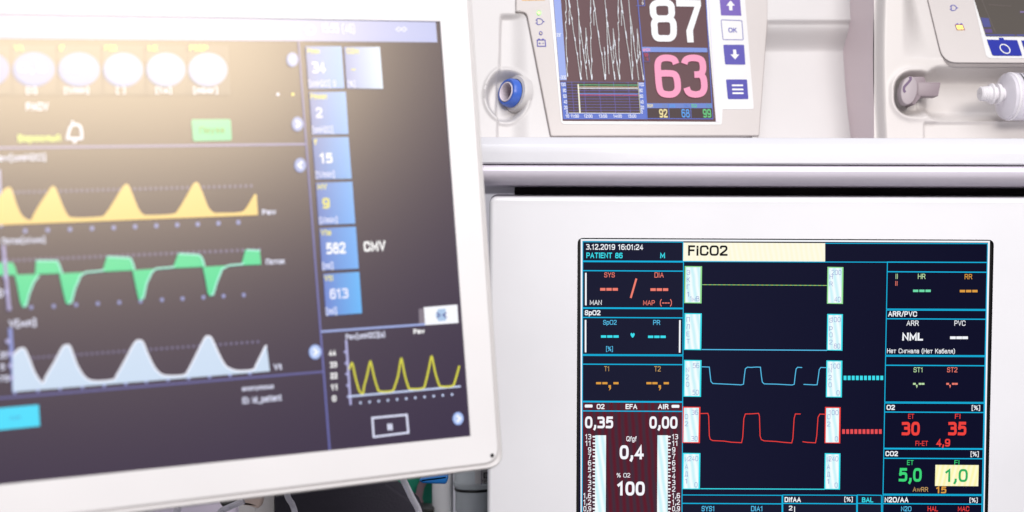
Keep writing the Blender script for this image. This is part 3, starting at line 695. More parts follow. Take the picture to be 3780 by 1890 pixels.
h = MB(F); h.line([(2592, 1292), (3056, 1295)], 3.4, LB, Z(2)); h.build("waveform_trace", scr, "flat light blue trace at the second row")
h = MB(F); h.line([(2587, 1807), (3047, 1809)], 3.4, CYB, Z(2)); h.build("waveform_trace", scr, "flat cyan trace above the bottom panels")
h = MB(F)
h.line(cw([(200, 122), (262, 124), (268, 180), (275, 240), (290, 257), (400, 262), (520, 268), (538, 262), (546, 190), (553, 138), (570, 125), (600, 127), (640, 124), (675, 125), (683, 200), (690, 245), (705, 260), (800, 262), (930, 269), (948, 263), (956, 190), (963, 140), (975, 126), (1012, 128)]), 3.1, LB, Z(2))
h.line(cw([(1023, 264), (1110, 268), (1133, 267), (1143, 200), (1150, 145), (1163, 127), (1205, 129)]), 3.1, LB, Z(2)); h.build("waveform_trace", scr, "light blue square wave")
h = MB(F)
h.line(cw([(190, 500), (250, 498), (257, 520), (262, 680), (270, 708), (290, 718), (380, 722), (440, 731), (523, 735), (532, 690), (541, 540), (553, 503), (600, 502), (660, 498), (667, 520), (672, 680), (682, 710), (705, 720), (800, 725), (860, 732), (928, 737), (937, 700), (947, 540), (957, 503), (1000, 503)]), 3.1, RD, Z(2))
h.line(cw([(1015, 727), (1060, 733), (1120, 736), (1130, 680), (1140, 530), (1155, 504), (1195, 505)]), 3.1, RD, Z(2)); h.build("waveform_trace", scr, "red square wave")
h = MB(F)
for i in range(10): h.poly(rect(3117 + 15.1 * i, 1389, 3127.5 + 15.1 * i, 1405), CYB, Z(2))
h.build("level_bar", scr, "row of cyan blocks")
h = MB(F)
for i in range(10): h.poly(rect(3111.5 + 15.1 * i, 1587, 3122 + 15.1 * i, 1604), lit('A', (232, 78, 82)), Z(2))
h.build("level_bar", scr, "row of red blocks")
h = cell(1830, 2049, 1861, lambda y: 2519, lambda y: 2889)
h.text("SYS1", 2591, 1871, 2640, 1889, LB, Z(T), .01); h.text("DIA1", 2774, 1871, 2818, 1889, LB, Z(T), .01); h.build("readout_panel", scr, "bottom panel headed SYS1 and DIA1")
h = cell(1830, 2049, 1861, lambda y: 2892, lambda y: 3165)
h.text("DifAA", 2898, 1838, 2958, 1855, W, Z(T), .04); h.text("[%]", 3119, 1838, 3150, 1853, W, Z(T), .01); h.text("2", 2914, 1870, 2927, 1886, W, Z(T), .02); h.line([(2935, 1872), (2935, 1980)], 3, W, Z(T)); h.build("readout_panel", scr, "bottom panel headed DifAA")
h = cell(1830, 2049, 1861, lambda y: 3168, lambda y: 3257)
h.text("BAL", 3184, 1839, 3226, 1856, CYB, Z(T), .03); h.build("readout_panel", scr, "narrow bottom panel headed BAL")
FILLR = lit('A', (8, 9, 38))
h = cell(968, 1142, 1004, RX, RXR, FILLR)
h.text("II", 3308, 1012, 3317, 1030, PG, Z(T)); h.text("II", 3307, 1039, 3316, 1055, SAL, Z(T)); h.text("HR", 3391, 1012, 3419, 1030, PG, Z(T)); h.text("RR", 3564, 1013, 3592, 1031, OR, Z(T))
dashes(h, (3373, 3396, 3419), 1070, 1079, lit('A', (110, 220, 170))); dashes(h, (3546, 3569, 3592), 1071, 1080, OR); h.build("readout_panel", scr, "heart rate panel with green and orange dashes")
h = cell(1146, 1313, 1178, RX, RXR, FILLR)
h.text("ARR/PVC", 3281, 1151, 3388, 1169, W, Z(T), .03); h.text("ARR", 3349, 1185, 3394, 1203, W, Z(T)); h.text("PVC", 3526, 1185, 3567, 1203, W, Z(T)); h.text("NML", 3333, 1231, 3410, 1257, W, Z(T), .06)
dashes(h, (3510, 3533, 3555), 1243, 1253, W, 21); h.text("Нет Сигнала (Нет Кабеля)", 3277, 1289, 3528, 1305, W, Z(T), .005); h.build("readout_panel", scr, "arrhythmia panel reading NML")
h = cell(1317, 1486, 1350, RX, RXR, FILLR)
h.text("ST1", 3375, 1358, 3410, 1375, PG, Z(T)); h.text("ST2", 3499, 1358, 3537, 1375, SAL, Z(T))
dashes(h, (3373, 3394, 3405), 1415, 1422, PG, 10); dashes(h, (3496, 3517, 3528), 1415, 1422, SAL, 10); comma(h, 3384, 1422, PG, .6); comma(h, 3507, 1422, SAL, .6); h.build("readout_panel", scr, "panel headed ST1 and ST2")
h = cell(1490, 1657, 1523, RX, RXR, FILLR)
h.text("O2", 3275, 1497, 3306, 1514, W, Z(T), .04); h.text("[%]", 3590, 1499, 3621, 1515, W, Z(T), .01); h.text("ET", 3355, 1530, 3377, 1547, RD, Z(T)); h.text("FI", 3528, 1530, 3549, 1547, RD, Z(T))
h.text("30", 3331, 1561, 3398, 1607, RD, Z(T), .05); h.text("35", 3503, 1561, 3570, 1607, RD, Z(T), .05); h.text("FI-ET", 3382, 1630, 3428, 1647, RD, Z(T)); h.text("4,9", 3459, 1623, 3510, 1649, RD, Z(T), .04); h.build("readout_panel", scr, "oxygen panel with red numbers 30 and 35")
h = cell(1660, 1827, 1694, RX, RXR, FILLR)
h.text("CO2", 3271, 1668, 3317, 1685, W, Z(T), .04); h.text("[%]", 3586, 1670, 3616, 1686, W, Z(T), .01); h.text("ET", 3351, 1701, 3375, 1718, GR, Z(T)); h.text("FI", 3526, 1701, 3545, 1718, GR, Z(T))
h.text("5,0", 3320, 1732, 3405, 1778, GR, Z(T), .04); h.poly([(3456, 1718), (3616, 1719), (3614, 1797), (3454, 1796)], lit('A', (255, 252, 215), 1.0, (254, 247, 178), (85, 12)), Z(T)); h.text("1,0", 3492, 1735, 3575, 1779, lit('A', (50, 175, 95)), Z(5), .025)
h.text("AwRR", 3372, 1801, 3429, 1817, TAN, Z(T)); h.text("15", 3459, 1799, 3496, 1822, OR, Z(T), .045); h.build("readout_panel", scr, "carbon dioxide panel with green numbers and a yellow box")
h = cell(1831, 2049, 1862, RX, RXR, FILLR)
h.text("N2O/AA", 3268, 1838, 3356, 1856, W, Z(T), .04); h.text("[%]", 3582, 1841, 3612, 1856, W, Z(T), .01); h.text("N2O", 3329, 1872, 3367, 1889, LB, Z(T), .01); h.text("HAL", 3427, 1872, 3465, 1889, RD, Z(T), .01); h.text("MAC", 3539, 1872, 3581, 1889, RD, Z(T), .01); h.build("readout_panel", scr, "bottom panel headed N2O/AA")

# ------------------------------------------------------------------ shelf above the workstation
F = FS
shf = thing("equipment_shelf", F, "long white shelf with a grey metal rail along its lower edge, above the dark monitor", "shelf")
def extrude_x(F, prof, x0, x1, m, smooth=True):
    h = MB(F); n = len(prof)
    h.add([(x0, y, z) for y, z in prof] + [(x1, y, z) for y, z in prof], [(i, i + 1, n + i + 1, n + i) for i in range(n - 1)], m, smooth)
    h.add([(x0, y, z) for y, z in prof], [tuple(range(n))], m); h.add([(x1, y, z) for y, z in prof], [tuple(reversed(range(n)))], m)
    return h
yv = lambda v: F.px(2600, v).y
XL, XR = F.px(1700, 560).x, F.px(4700, 560).x
yt, yb = yv(508), yv(606)
prof = [(yt + .0005, -.26), (yt + .0005, -.0075), (yt - .0002, -.0066), (yv(532), -.0016), (yv(538), -.0009), (yv(566), -.0004), (yb + .001, 0), (yb, -.001), (yb, -.26)]
extrude_x(F, prof, XL, XR, plastic("shelf_enamel", (202, 201, 207), 0.4, 0.12, 160, coat=0.2)).build("board", shf, sharp=40, fix=True)
y0, y1 = yv(609), yv(679)
prof = [(y0, -.2), (y0, -.004), (y0 - .0012, -.0022), (yv(628), -.0004), (yv(632), .0003), (yv(645), -.0004), (yv(660), -.0026), (yv(670), -.006), (yv(676), -.0095), (y1, -.015), (y1, -.2)]
extrude_x(F, prof, XL, XR, plastic("grey_metallic_paint", (232, 225, 238), 0.45, 0.25, 2600, metal=0.1)).build("edge_rail", shf, sharp=30, fix=True)

# ------------------------------------------------------------------ brain activity monitor on the shelf
F = FB
brn = thing("brain_monitor", F, "white bedside monitor reading 87 and 63 on its screen, standing on the shelf", "monitor")
def zh(u, v):
    z = -0.0025
    # vertical groove with the socket bowl in it
    lx = 1853 + (v - 50) * -.03; rx = 1912 + (v - 50) * .015
    if 44 < v < 600:
        g = sstep(lx - 5, lx + 5, u) * (1 - sstep(rx - 30, rx + 45, u)) * sstep(44, 62, v)
        z -= 0.0045 * g
    d = math.hypot((u - 1873) / 76, (v - 345) / 92)
    z -= 0.010 * (1 - sstep(.74, 1.04, d))
    z += 0.0018 * math.exp(-((d - 1.10) / .07) ** 2)
    return z
h = MB(F)
h.heights(frange(1600, 2060, 5), frange(-160, 560, 5), zh, WARM)
h.build("housing", brn, sharp=80)
h = MB(F)                                      # collar, blue ring and the hole of the connector
ax = Vector((-.86, .02, .48)).normalized(); c0 = F.px(1900, 345, -0.0105)
h.lathe(c0, ax, [(-.006, .0150), (-.001, .0148), (.0012, .0138), (.0016, .0112)], WARM, 48)
sok = h.build("socket", brn)
c1 = F.px(1892, 345, -0.0095)
h = MB(F); h.lathe(c1, ax, [(.000, .0112), (.0040, .0110), (.0062, .0098), (.0065, .0082), (.0045, .0078)], plastic("blue_plastic", (58, 96, 186), 0.3), 48); h.build("blue_ring", sok)
h = MB(F); h.lathe(c1, ax, [(.003, .0078), (.0068, .0077), (.0071, .0071), (.0066, .0066), (-.006, .0064)], plastic("clear_grey_rim", (205, 195, 205), 0.2), 40)
h.lathe(c1, ax, [(-.0045, .0068), (-.0045, 0.0001)], plastic("mauve_contact", (120, 92, 98), 0.5), 40); h.build("socket_core", sok)
h = MB(F)
fas = round_corners([(1905, -170), (1905, 43), (1944, 44), (2034, 502), (2803, 500), (2834, 74), (2834, -170)], [0, 3, 24, 8, 6, 6, 0], 5)
white = round_corners([(2012, -170), (2071, 459), (2664, 461), (2667, 404), (2783, 404), (2736, -170)], [0, 16, 8, 4, 10, 0], 5)
h.prism(fas, 0.0, -0.02, GREIGE, 0.0010, 3)
h.build("fascia", brn, sharp=50)
h = MB(F)
h.line(fas[1:-1], 2.2, plastic("seam_shadow_gap", (105, 92, 86), 0.7), -0.0012)
h.build("seam", brn)
h = MB(F); h.prism(white, 0.0004, -0.0002, FILM, 0.0002, 2); pad = h.build("keypad_film", brn)
zk = 0.0005
INK2 = plastic("purple_key_print", (86, 58, 148), 0.4); INK3 = plastic("indigo_key_print", (54, 42, 142), 0.4); INK4 = plastic("blue_key_print", (42, 34, 138), 0.4)
h = MB(F); h.poly([(2653, -30), (2729, -30), (2736, 59), (2661, 58)], INK2, zk)
h.poly([(2696, 3), (2712, 22), (2702, 22), (2703, 39), (2691, 39), (2690, 22), (2680, 22)], FILM, zk + .0001); h.build("key", pad, "purple key with an up arrow")
h = MB(F); h.line(round_corners([(2661, 74), (2738, 77), (2743, 148), (2668, 147)], 5), 2.6, INK, zk, True); h.text("OK", 2688, 104, 2719, 120, INK, zk, .035); h.build("key", pad, "white outlined key reading OK")
h = MB(F); h.poly(round_corners([(2669, 166), (2746, 166), (2751, 240), (2676, 239)], 5), INK3, zk)
h.poly([(2713, 220), (2695, 202), (2706, 202), (2705, 184), (2716, 184), (2718, 202), (2728, 202)], FILM, zk + .0001); h.build("key", pad, "indigo key with a down arrow")
h = MB(F); h.poly(round_corners([(2679, 294), (2757, 294), (2762, 367), (2686, 367)], 5), INK4, zk)
for y, o in ((316, 0), (331, 1), (345, 2)): h.line([(2701 + o, y), (2742 + o, y)], 6, FILM, zk + .0001)
h.build("key", pad, "indigo key with three white bars")
h = MB(F)
h.poly(round_corners([(1912, -60), (1996, -60), (2012, 1), (1926, 2)], 3), plastic("orange_print", (238, 178, 84), 0.5), 0.0003); h.build("orange_label", brn)
def plug_icon(h, cx, cy, k, m, z):
    h.line(spline([(cx - 11 * k, cy - 12 * k), (cx + 2 * k, cy - 12 * k), (cx + 11 * k, cy - 6 * k), (cx + 13 * k, cy), (cx + 11 * k, cy + 6 * k), (cx + 2 * k, cy + 12 * k), (cx - 10 * k, cy + 12 * k)], 4) + [(cx - 11 * k, cy - 12 * k)], 3 * k, m, z)
    h.line([(cx + 13 * k, cy), (cx + 20 * k, cy)], 3.4 * k, m, z)
    for s in (-6, 6): h.line([(cx - 17 * k, cy + s * k), (cx - 11 * k, cy + s * k)], 3.4 * k, m, z)
h = MB(F); plug_icon(h, 1992, 80, .9, INK, .0003); h.build("plug_symbol", brn)
h = MB(F)
h.line([(1983, 148), (2012, 148), (2014, 171), (1984, 171)], 3.4, INK, .0003, True)
for x in (1990, 2004): h.poly(rect(x - 4, 143, x + 4, 147), INK, .0003)
h.line([(1988, 160), (1996, 160)], 2, INK, .0003); h.line([(1992, 156), (1992, 164)], 2, INK, .00035); h.line([(2001, 160), (2008, 160)], 2, INK, .0003); h.build("battery_symbol", brn)
mgl, nt, b = newmat("green_lamp"); b.inputs['Emission Color'].default_value = lin(190, 255, 150); b.inputs['Emission Strength'].default_value = 1.6; b.inputs['Base Color'].default_value = lin(120, 220, 90)
h = MB(F); h.lathe(F.px(1989, 48, 0), (0, 0, 1), [(0, .0016), (.0006, .0014), (.0008, .0008), (.0009, 0.0001)], mgl, 20); h.line(ell(1989, 48, 7, 8, 20), 2, plastic("green_lamp_ring", (90, 190, 80), .4), .0004, True); h.build("indicator_lamp", brn, "lit green indicator lamp")
h = MB(F); h.lathe(F.px(1996, 123, 0), (0, 0, 1), [(0, .0009), (.0004, .0007), (.0005, 0.0001)], plastic("unlit_lamp", (190, 178, 160), .3), 16); h.line(ell(1996, 123, 5.5, 6.5, 18), 2.4, INK, .0003, True); h.build("indicator_lamp", brn, "unlit indicator lamp")
# its screen
zv = 0.0008
h = MB(F)
h.prism([(2030, -150), (2604 - 12, -150), (2641, 450), (2077, 447)], zv, 0.0003, lit('B', (88, 58, 64)), 0)
scr = h.build("screen", brn)
h = MB(F); h.poly([(2606, -150), (2614, -150), (2656, 451), (2643, 451)], plastic("grey_screen_edge", (205, 200, 214), .4), .0008)
h.build("screen_edge_strip", brn)
W = lit('B', (250, 252, 255)); BLU = lit('B', (80, 112, 205)); LBL = lit('B', (150, 172, 236)); PK = lit('B', (252, 160, 196)); GRN = lit('B', (90, 200, 125)); TN = lit('B', (240, 225, 160)); SK = lit('B', (70, 155, 235)); GRID = lit('B', (96, 92, 170))
h = MB(F)
h.poly([(2031, -150), (2058, -150), (2091, 298), (2065, 298)], LBL, Z(1)); h.text("ЭЭГ", 2052, 126, 2070, 138, W, Z(2), .01); h.text("-300", 2064, 282, 2089, 294, W, Z(2), .01)
h.build("scale_band", scr)
ce = lambda p: [(2000 + x / 2.6825, y / 2.6825) for x, y in p]
h = MB(F)
TR = [[(225, -150), (232, 0), (240, 100), (230, 140), (240, 200), (229, 240), (240, 350), (236, 400), (238, 520), (248, 630), (243, 690), (250, 770)], [(255, -150), (262, 0), (275, 90), (265, 120), (268, 255)],
    [(248, -150), (265, 60), (280, 140), (295, 210), (310, 330), (325, 420), (335, 490), (348, 560), (360, 650), (380, 800)], [(330, -150), (345, 0), (360, 170), (365, 350), (370, 450), (375, 560), (385, 660), (380, 740), (385, 800)],
    [(362, 200), (380, 340), (395, 430), (410, 550), (420, 620), (432, 700), (445, 800)], [(428, 285), (432, 380), (425, 500), (437, 580), (430, 640)], [(432, 320), (440, 420), (450, 540), (465, 650), (478, 720), (490, 800)],
    [(474, -150), (480, 0), (475, 150), (485, 220), (475, 240), (485, 350), (478, 400), (483, 530), (490, 630), (485, 690), (492, 790)], [(495, -150), (505, 0), (520, 90), (508, 130), (512, 262)], [(488, -150), (508, 50), (522, 110), (535, 220), (560, 390), (575, 490), (590, 560), (605, 680), (620, 800)],
    [(612, 475), (618, 560), (625, 680), (622, 800)], [(604, -150), (618, 0), (635, 180), (640, 350), (648, 550), (660, 745)], [(632, 160), (650, 280), (668, 420), (680, 510), (695, 620), (718, 800)], [(702, 290), (706, 390), (700, 500), (712, 580), (700, 640)], [(705, 330), (720, 470), (728, 560), (742, 660), (765, 800)],
    [(746, -150), (752, 0), (748, 150), (758, 220), (748, 240), (758, 350), (755, 420), (758, 540), (765, 640), (758, 690), (765, 800)], [(768, -150), (778, 0), (792, 90), (780, 130), (784, 265)], [(764, -150), (780, 60), (795, 150), (808, 220), (832, 400), (850, 500), (860, 570), (875, 680), (890, 800)],
    [(840, -150), (855, 0), (870, 180), (878, 350), (885, 550), (895, 670), (890, 800)], [(870, 160), (890, 280), (905, 430), (920, 550), (935, 640), (955, 800)], [(938, 293), (943, 390), (940, 500), (948, 590), (935, 630)], [(942, 330), (958, 470), (965, 560), (985, 690), (1000, 805)]]
WB = lit('B', (232, 240, 250))
for k, p in enumerate(TR):
    q = ce(p)
    h.line(q, 2.1, lit('B', (215, 224, 226)), Z(2 + .3 * (k % 6)))
    for i in range(len(q) - 1):                     # bursts where the trace repeats
        if (i + k) % 2 == 0:
            a, b2 = Vector(q[i]), Vector(q[i + 1]); s0, s1 = a.lerp(b2, .55), a.lerp(b2, .98)
            h.line([tuple(s0), tuple(s1)], 3.7, WB, Z(4 + .3 * (k % 6)))
h.build("brainwave_trace", scr)
h = MB(F)
h.poly([(2067, 304), (2378, 306), (2390, 442), (2078, 442)], BLU, Z(1)); h.poly([(2088, 306), (2352, 307), (2361, 421), (2096, 421)], lit('B', (58, 42, 46)), Z(2))
for i in range(1, 11):
    y = 306 + 10.4 * i; o = 8.5 * i / 11
    h.line([(2088 + o, y), (2352 + o, y + .3)], 1.9, GRID, Z(3))
for x in (2108, 2153, 2208, 2262, 2316): h.line([(x, 306), (x + 9, 421)], 1.9, GRID, Z(3.3))
for y, m in ((317, GRN), (325, TN), (330, W), (350, SK), (354, lit('B', (225, 85, 125)))):
    h.line([(2131 + (y - 316) * .07, y), (2351 + (y - 316) * .08, y + 1)], 2.2, m, Z(4))
h.line([(2131.5, 315), (2138.5, 421)], 5, lit('B', (250, 250, 225)), Z(4.4)); h.line([(2097, 421), (2361, 422)], 2, W, Z(4.2)); h.line([(2352, 307), (2361, 422)], 3, lit('B', (190, 190, 160)), Z(4.6))
for t, y in (("100", 315), ("80", 337), ("60", 358), ("40", 379), ("20", 400), ("0", 416)):
    o = (y - 315) * .08; w = {3: 19, 2: 13, 1: 7}[len(t)]
    h.text(t, 2087 + o - w, y - 6, 2086 + o, y + 6, W, Z(3), .02); h.text(t, 2356 + o, y - 6, 2355 + o + w, y + 6, W, Z(3), .02)
for t, x, x1 in (("10 11:00", 2086, 2135), ("12:00", 2154, 2185), ("13:00", 2208, 2239), ("14:00", 2262, 2293), ("15:00", 2316, 2346)): h.text(t, x, 426, x1, 437, W, Z(3), .02)
h.build("trend_chart", scr)
h = MB(F)
h.line([(2341, -150), (2352, 0), (2379, 306), (2389, 440), (2629, 441), (2604, 0), (2592, -150)], 3, BLU, Z(2)); h.line([(2347, 24), (2378, 24), (2376, 0), (2368, -100)], 2, BLU, Z(2.3)); h.text("0", 2367, 10, 2373, 20, W, Z(3), .02); h.text("8", 2366, -6, 2373, 4, W, Z(3), .02)
h.build("display_border", scr)
cb = lambda p: [(2320 + x / 2.577, y / 2.577) for x, y in p]
def digit8(h, m, z):
    h.line(cb(spline([(318, 34), (365, 36), (398, 62), (404, 110), (402, 150), (372, 182), (322, 186), (264, 182), (234, 150), (228, 110), (228, 66), (262, 38)], 5, True)), 24, m, z, True)
    h.line(cb(spline([(330, 190), (385, 192), (416, 222), (422, 280), (418, 340), (388, 372), (330, 374), (272, 370), (246, 335), (241, 280), (240, 225), (270, 194)], 5, True)), 24, m, z + E_ * .5, True)
h = MB(F)
digit8(h, W, Z(3))
h.poly(cb([(446, 4), (680, 10), (683, 62), (607, 300), (614, 412), (554, 412), (543, 302), (622, 72), (449, 70)]), W, Z(3))
h.build("depth_number", scr, "large white 87")
h = MB(F)
h.line(cb(spline([(446, 616), (430, 580), (392, 562), (330, 560), (288, 580), (272, 625), (276, 720), (288, 840), (312, 890), (360, 906), (420, 902), (456, 868), (462, 820), (452, 750), (430, 716), (385, 706), (304, 706)], 6)), 24, PK, Z(3))
h.line(cb(spline([(524, 614), (540, 578), (580, 561), (640, 561), (685, 580), (700, 622), (700, 678), (676, 712), (620, 718)], 6)), 24, PK, Z(3)); h.line(cb(spline([(672, 716), (700, 742), (712, 790), (712, 850), (690, 892), (640, 907), (590, 900), (560, 878), (546, 842)], 6)), 24, PK, Z(3.4))
h.build("pain_number", scr, "large pink 63")
h = MB(F)
h.poly([(2366, 176), (2608, 180), (2609, 196), (2370, 195)], lit('B', (118, 148, 222)), Z(2.6)); h.text("qNOX", 2370, 182, 2398, 192, PK, Z(3.4), .04)
h.line([(2371, 197), (2392, 197), (2396, 230), (2376, 230)], 1.6, lit('B', (80, 85, 165)), Z(2.2), True); h.text("99", 2376, 200, 2390, 211, lit('B', (215, 75, 120)), Z(3)); h.text("0", 2385, 216, 2391, 226, lit('B', (215, 75, 120)), Z(3))
h.build("title_strip", scr)
h = MB(F)
h.poly([(2384, 384), (2626, 384), (2627, 402), (2385, 402)], lit('B', (98, 130, 206)), Z(2.6))
for x, t, m, v, x1, u in ((2386, "BSR", TN, "92", 2461, lit('B', (120, 135, 160))), (2467, "EMG", SK, "68", 2543, lit('B', (60, 115, 200))), (2548, "SQI", GRN, "99", 2622, lit('B', (70, 160, 160)))):
    h.text(t, x + 1, 388, x + 22, 399, m, Z(3.4), .02); h.text("[%]", x + 57, 389, x + 73, 399, u, Z(3.4)); h.poly([(x, 403), (x + 78, 403), (x + 80, 438), (x + 2, 438)], lit('B', (44, 32, 36)), Z(2.6)); h.line([(x - 2, 385), (x + 1, 439)], 2.4, BLU, Z(3))
    h.text(v, x1 - 30, 407, x1, 436, m, Z(3.4), .03)
h.build("value_row", scr)
# stepped storage bay moulded into the right of the same housing
def zr(u, v):
    left = 2834 - (v - 75) * .068; 
    a = sstep(left - 2, left + 7, u); t = sstep(70, 84, v)
    z = -0.0010 * (1 - a * t)
    z -= a * t * (0.004 + 0.016 * sstep(80, 158, v))
    z += 0.0012 * math.exp(-((v - 68) / 3.5) ** 2) * a
    return z - .001
h = MB(F)
h.heights(frange(2780, 3330, 6), frange(-170, 78, 4) + frange(80, 170, 3) + frange(176, 560, 8), zr, WARM); h.build("side_bay", brn, sharp=80)

# ------------------------------------------------------------------ syringe pump at the right end of the shelf
F = FC
pmp = thing("syringe_pump", F, "pale syringe pump with a sloped dark screen, blue key and grey clamp at right", "syringe pump")
def zp(u, v):
    z = 0.0
    # sloped control deck above
    z -= 0.055 * max(0, (215 - v) / 215) ** 1.0 * (1 if v < 215 else 0) * .55 * sstep(3330, 3440, u)
    # cradle for the syringe: long trough, wider bowl at its left end
    d1 = sd_box(u, v, 3405, 243, 4300, 452, 70); d2 = sd_box(u, v, 3297, 262, 3470, 432, 70)
    z -= 0.020 * (1 - sstep(-52, 4, d1)) ; z -= 0.011 * (1 - sstep(-34, 8, d2)) * (1 - sstep(3395, 3450, u))
    z += 0.0022 * math.exp(-(d2 / 12) ** 2) * (1 - sstep(3340, 3460, u))
    z -= 0.003 * sstep(3408, 3418, u) * sstep(446, 458, v)
    z -= 0.010 * (1 - sstep(0, 26, u - (3241 + 9 * ((v - 200) / 300) ** 2)))
    return z
PW = plastic("pump_plastic", (194, 188, 186), 0.38, 0.1, 900)
h = MB(F)
us = frange(3242, 3480, 4) + frange(3488, 4300, 14)
h.heights(us, frange(-220, 40, 10) + frange(50, 540, 4), zp, PW)
# left cheek of the case, the mauve of its shade put into the colour
P = [F.px(3242, v) for v in frange(-220, 540, 20)]
vs = [(F.px(3238 + 9 * ((v - 200) / 300) ** 2, v).x, F.px(3242, v).y, zp(3242, v)) for v in frange(-220, 540, 20)]
n = len(vs)
h.add(vs + [(x - .007 + .0015 * abs(y / .06), y, -.16) for x, y, z in vs], [(i, n + i, n + i + 1, i + 1) for i in range(n - 1)], plastic("shaded_case_side", (212, 196, 200), 0.5, .1), True)
h.build("case", pmp, sharp=60)
# control deck on its own slope
sl = math.atan(0.055 * .55 / (215 / FPX * 1.25)); 
_o = F.M @ F.px(3600, 216, 0.0008)
Fd = Frame(3600, 232, 1.25, F.R, F.U * math.cos(sl) - F.N * math.sin(sl))
dk = MB(Fd)
deck = round_corners([(3408, -60), (3424, 0), (3481, 233), (4200, 236), (4200, -60)], [0, 0, 52, 0, 0], 8)
dk.prism(deck, 0.0012, -0.004, GREIGE, 0.0006, 3); o = dk.build("control_panel"); 
def under(o, root):
    o.parent = root; o.matrix_parent_inverse = root.matrix_basis.inverted(); return o
under(o, pmp)
dkp = o
dk = MB(Fd); dk.line(deck[1:-1], 2.6, plastic("seam_dark", (50, 42, 46), .7), 0.0003); under(dk.build("seam"), pmp)
dk = MB(Fd); dk.poly(round_corners([(3572, -60), (3590, 0), (3640, 219), (4200, 221), (4200, -60)], [0, 0, 16, 0, 0], 6), FILM, 0.0014); o = dk.build("keypad_film"); under(o, pmp)
zc = 0.0018
dk = MB(Fd)
dk.poly(round_corners([(3574, -60), (3593, 0), (3637, 140), (4200, 142), (4200, -60)], [0, 0, 6, 0, 0], 3), lit('C', (88, 80, 74)), zc)
BU = lit('C', (82, 84, 150))
dk.poly([(3617, 72), (3647, 74), (3655, 107), (3628, 107)], BU, zc + .0003); dk.poly([(3630, 114), (3657, 114), (3661, 128), (3635, 128)], lit('C', (98, 78, 138)), zc + .0003)
dk.poly([(3634, 133), (3742, 134), (3745, 140), (3637, 139)], BU, zc + .0003); dk.poly([(3748, 134), (4190, 135), (4190, 141), (3750, 140)], BU, zc + .0003); dk.line([(3762, 51), (3900, 51)], 6, lit('C', (130, 112, 160)), zc + .0003)
dk.line([(3610, -20), (3672, 128)], 2, lit('C', (112, 102, 100)), zc + .0003); dk.line([(3645, 24), (3730, 30)], 2, lit('C', (110, 98, 96)), zc + .0003)
o = dk.build("screen"); under(o, pmp)
KB = plastic("royal_blue_key", (20, 34, 142), .4)
dk = MB(Fd); dk.poly(round_corners([(3640, 152), (3686, 153), (3684, 145), (3700, 145), (3705, 153), (3752, 154), (3771, 212), (3661, 211)], [2, 0, 1, 1, 0, 3, 4, 7], 3), KB, 0.0018); dk.line([(3707 + 18 * math.cos(t) * 1 - 3 * math.sin(t) * -1, 187 + 16 * math.sin(t) + 4 * math.cos(t)) for t in [2 * math.pi * k / 28 for k in range(28)]], 4, FILM, 0.0020, True); under(dk.build("key", label="blue key with a white ring"), pmp)
dk = MB(Fd); dk.poly([(3767, 155), (3890, 156), (3905, 213), (3787, 212)], KB, 0.0018); under(dk.build("key", label="blue key cut by the picture edge"), pmp)
INKB = plastic("blue_print", (58, 60, 160), .5)
dk = MB(Fd); plug_icon(dk, 3518, 34, .8, INKB, .0015); under(dk.build("plug_symbol"), pmp)
ml, nt, b = newmat("amber_lamp"); b.inputs['Emission Color'].default_value = lin(255, 240, 120); b.inputs['Emission Strength'].default_value = 1.1; b.inputs['Base Color'].default_value = lin(230, 210, 90)
dk = MB(Fd); dk.poly([(3527, 96), (3550, 96), (3559, 116), (3530, 116)], ml, .0015); dk.line([(3525, 97), (3550, 97), (3558, 115), (3531, 115)], 3, plastic("magenta_print", (130, 46, 110), .5), .0017, True)
for x in (3531, 3546): dk.poly(rect(x - 3, 92, x + 4, 96), INKB, .0017)
dk.line([(3533, 106), (3540, 106)], 1.6, plastic("ochre_print", (180, 130, 60), .5), .0017); dk.line([(3545, 106), (3552, 106)], 1.6, plastic("ochre_print", (180, 130, 60), .5), .0017)
under(dk.build("battery_symbol", label="lit yellow battery symbol"), pmp)
# syringe clamp
CL = plastic("mauve_grey_clamp", (158, 147, 152), .45, .05)
CL2 = plastic("mauve_clamp_arm", (134, 120, 126), .45, .05)
h = MB(F)
h.prism(round_corners([(3352, 287), (3402, 287), (3409, 300), (3407, 330), (3396, 356), (3366, 392), (3352, 380)], [2, 8, 4, 4, 4, 6, 2], 3), .0050, -.012, CL2, .0004, 2)
h.prism([(3380, 308), (3464, 308), (3454, 358), (3380, 358)], .0054, -.006, CL2, .0004, 2); cl = h.build("clamp", pmp)
h = MB(F)
pts = ell(0, 0, 1, 1, 36)
q = [(3342 + 30 * math.cos(t) + 10 * math.sin(t) * -.55, 340 + 52 * math.sin(t)) for t in [2 * math.pi * k / 36 for k in range(36)]]
h.prism(q, .0085, .0, CL, .0008, 3)
h.line(spline([(3345, 290), (3347, 300), (3336, 314), (3324, 328), (3323, 340), (3328, 347)], 5), 9, plastic("dark_mauve_slot", (96, 74, 104), .5), .0088); h.build("thumb_knob", cl)

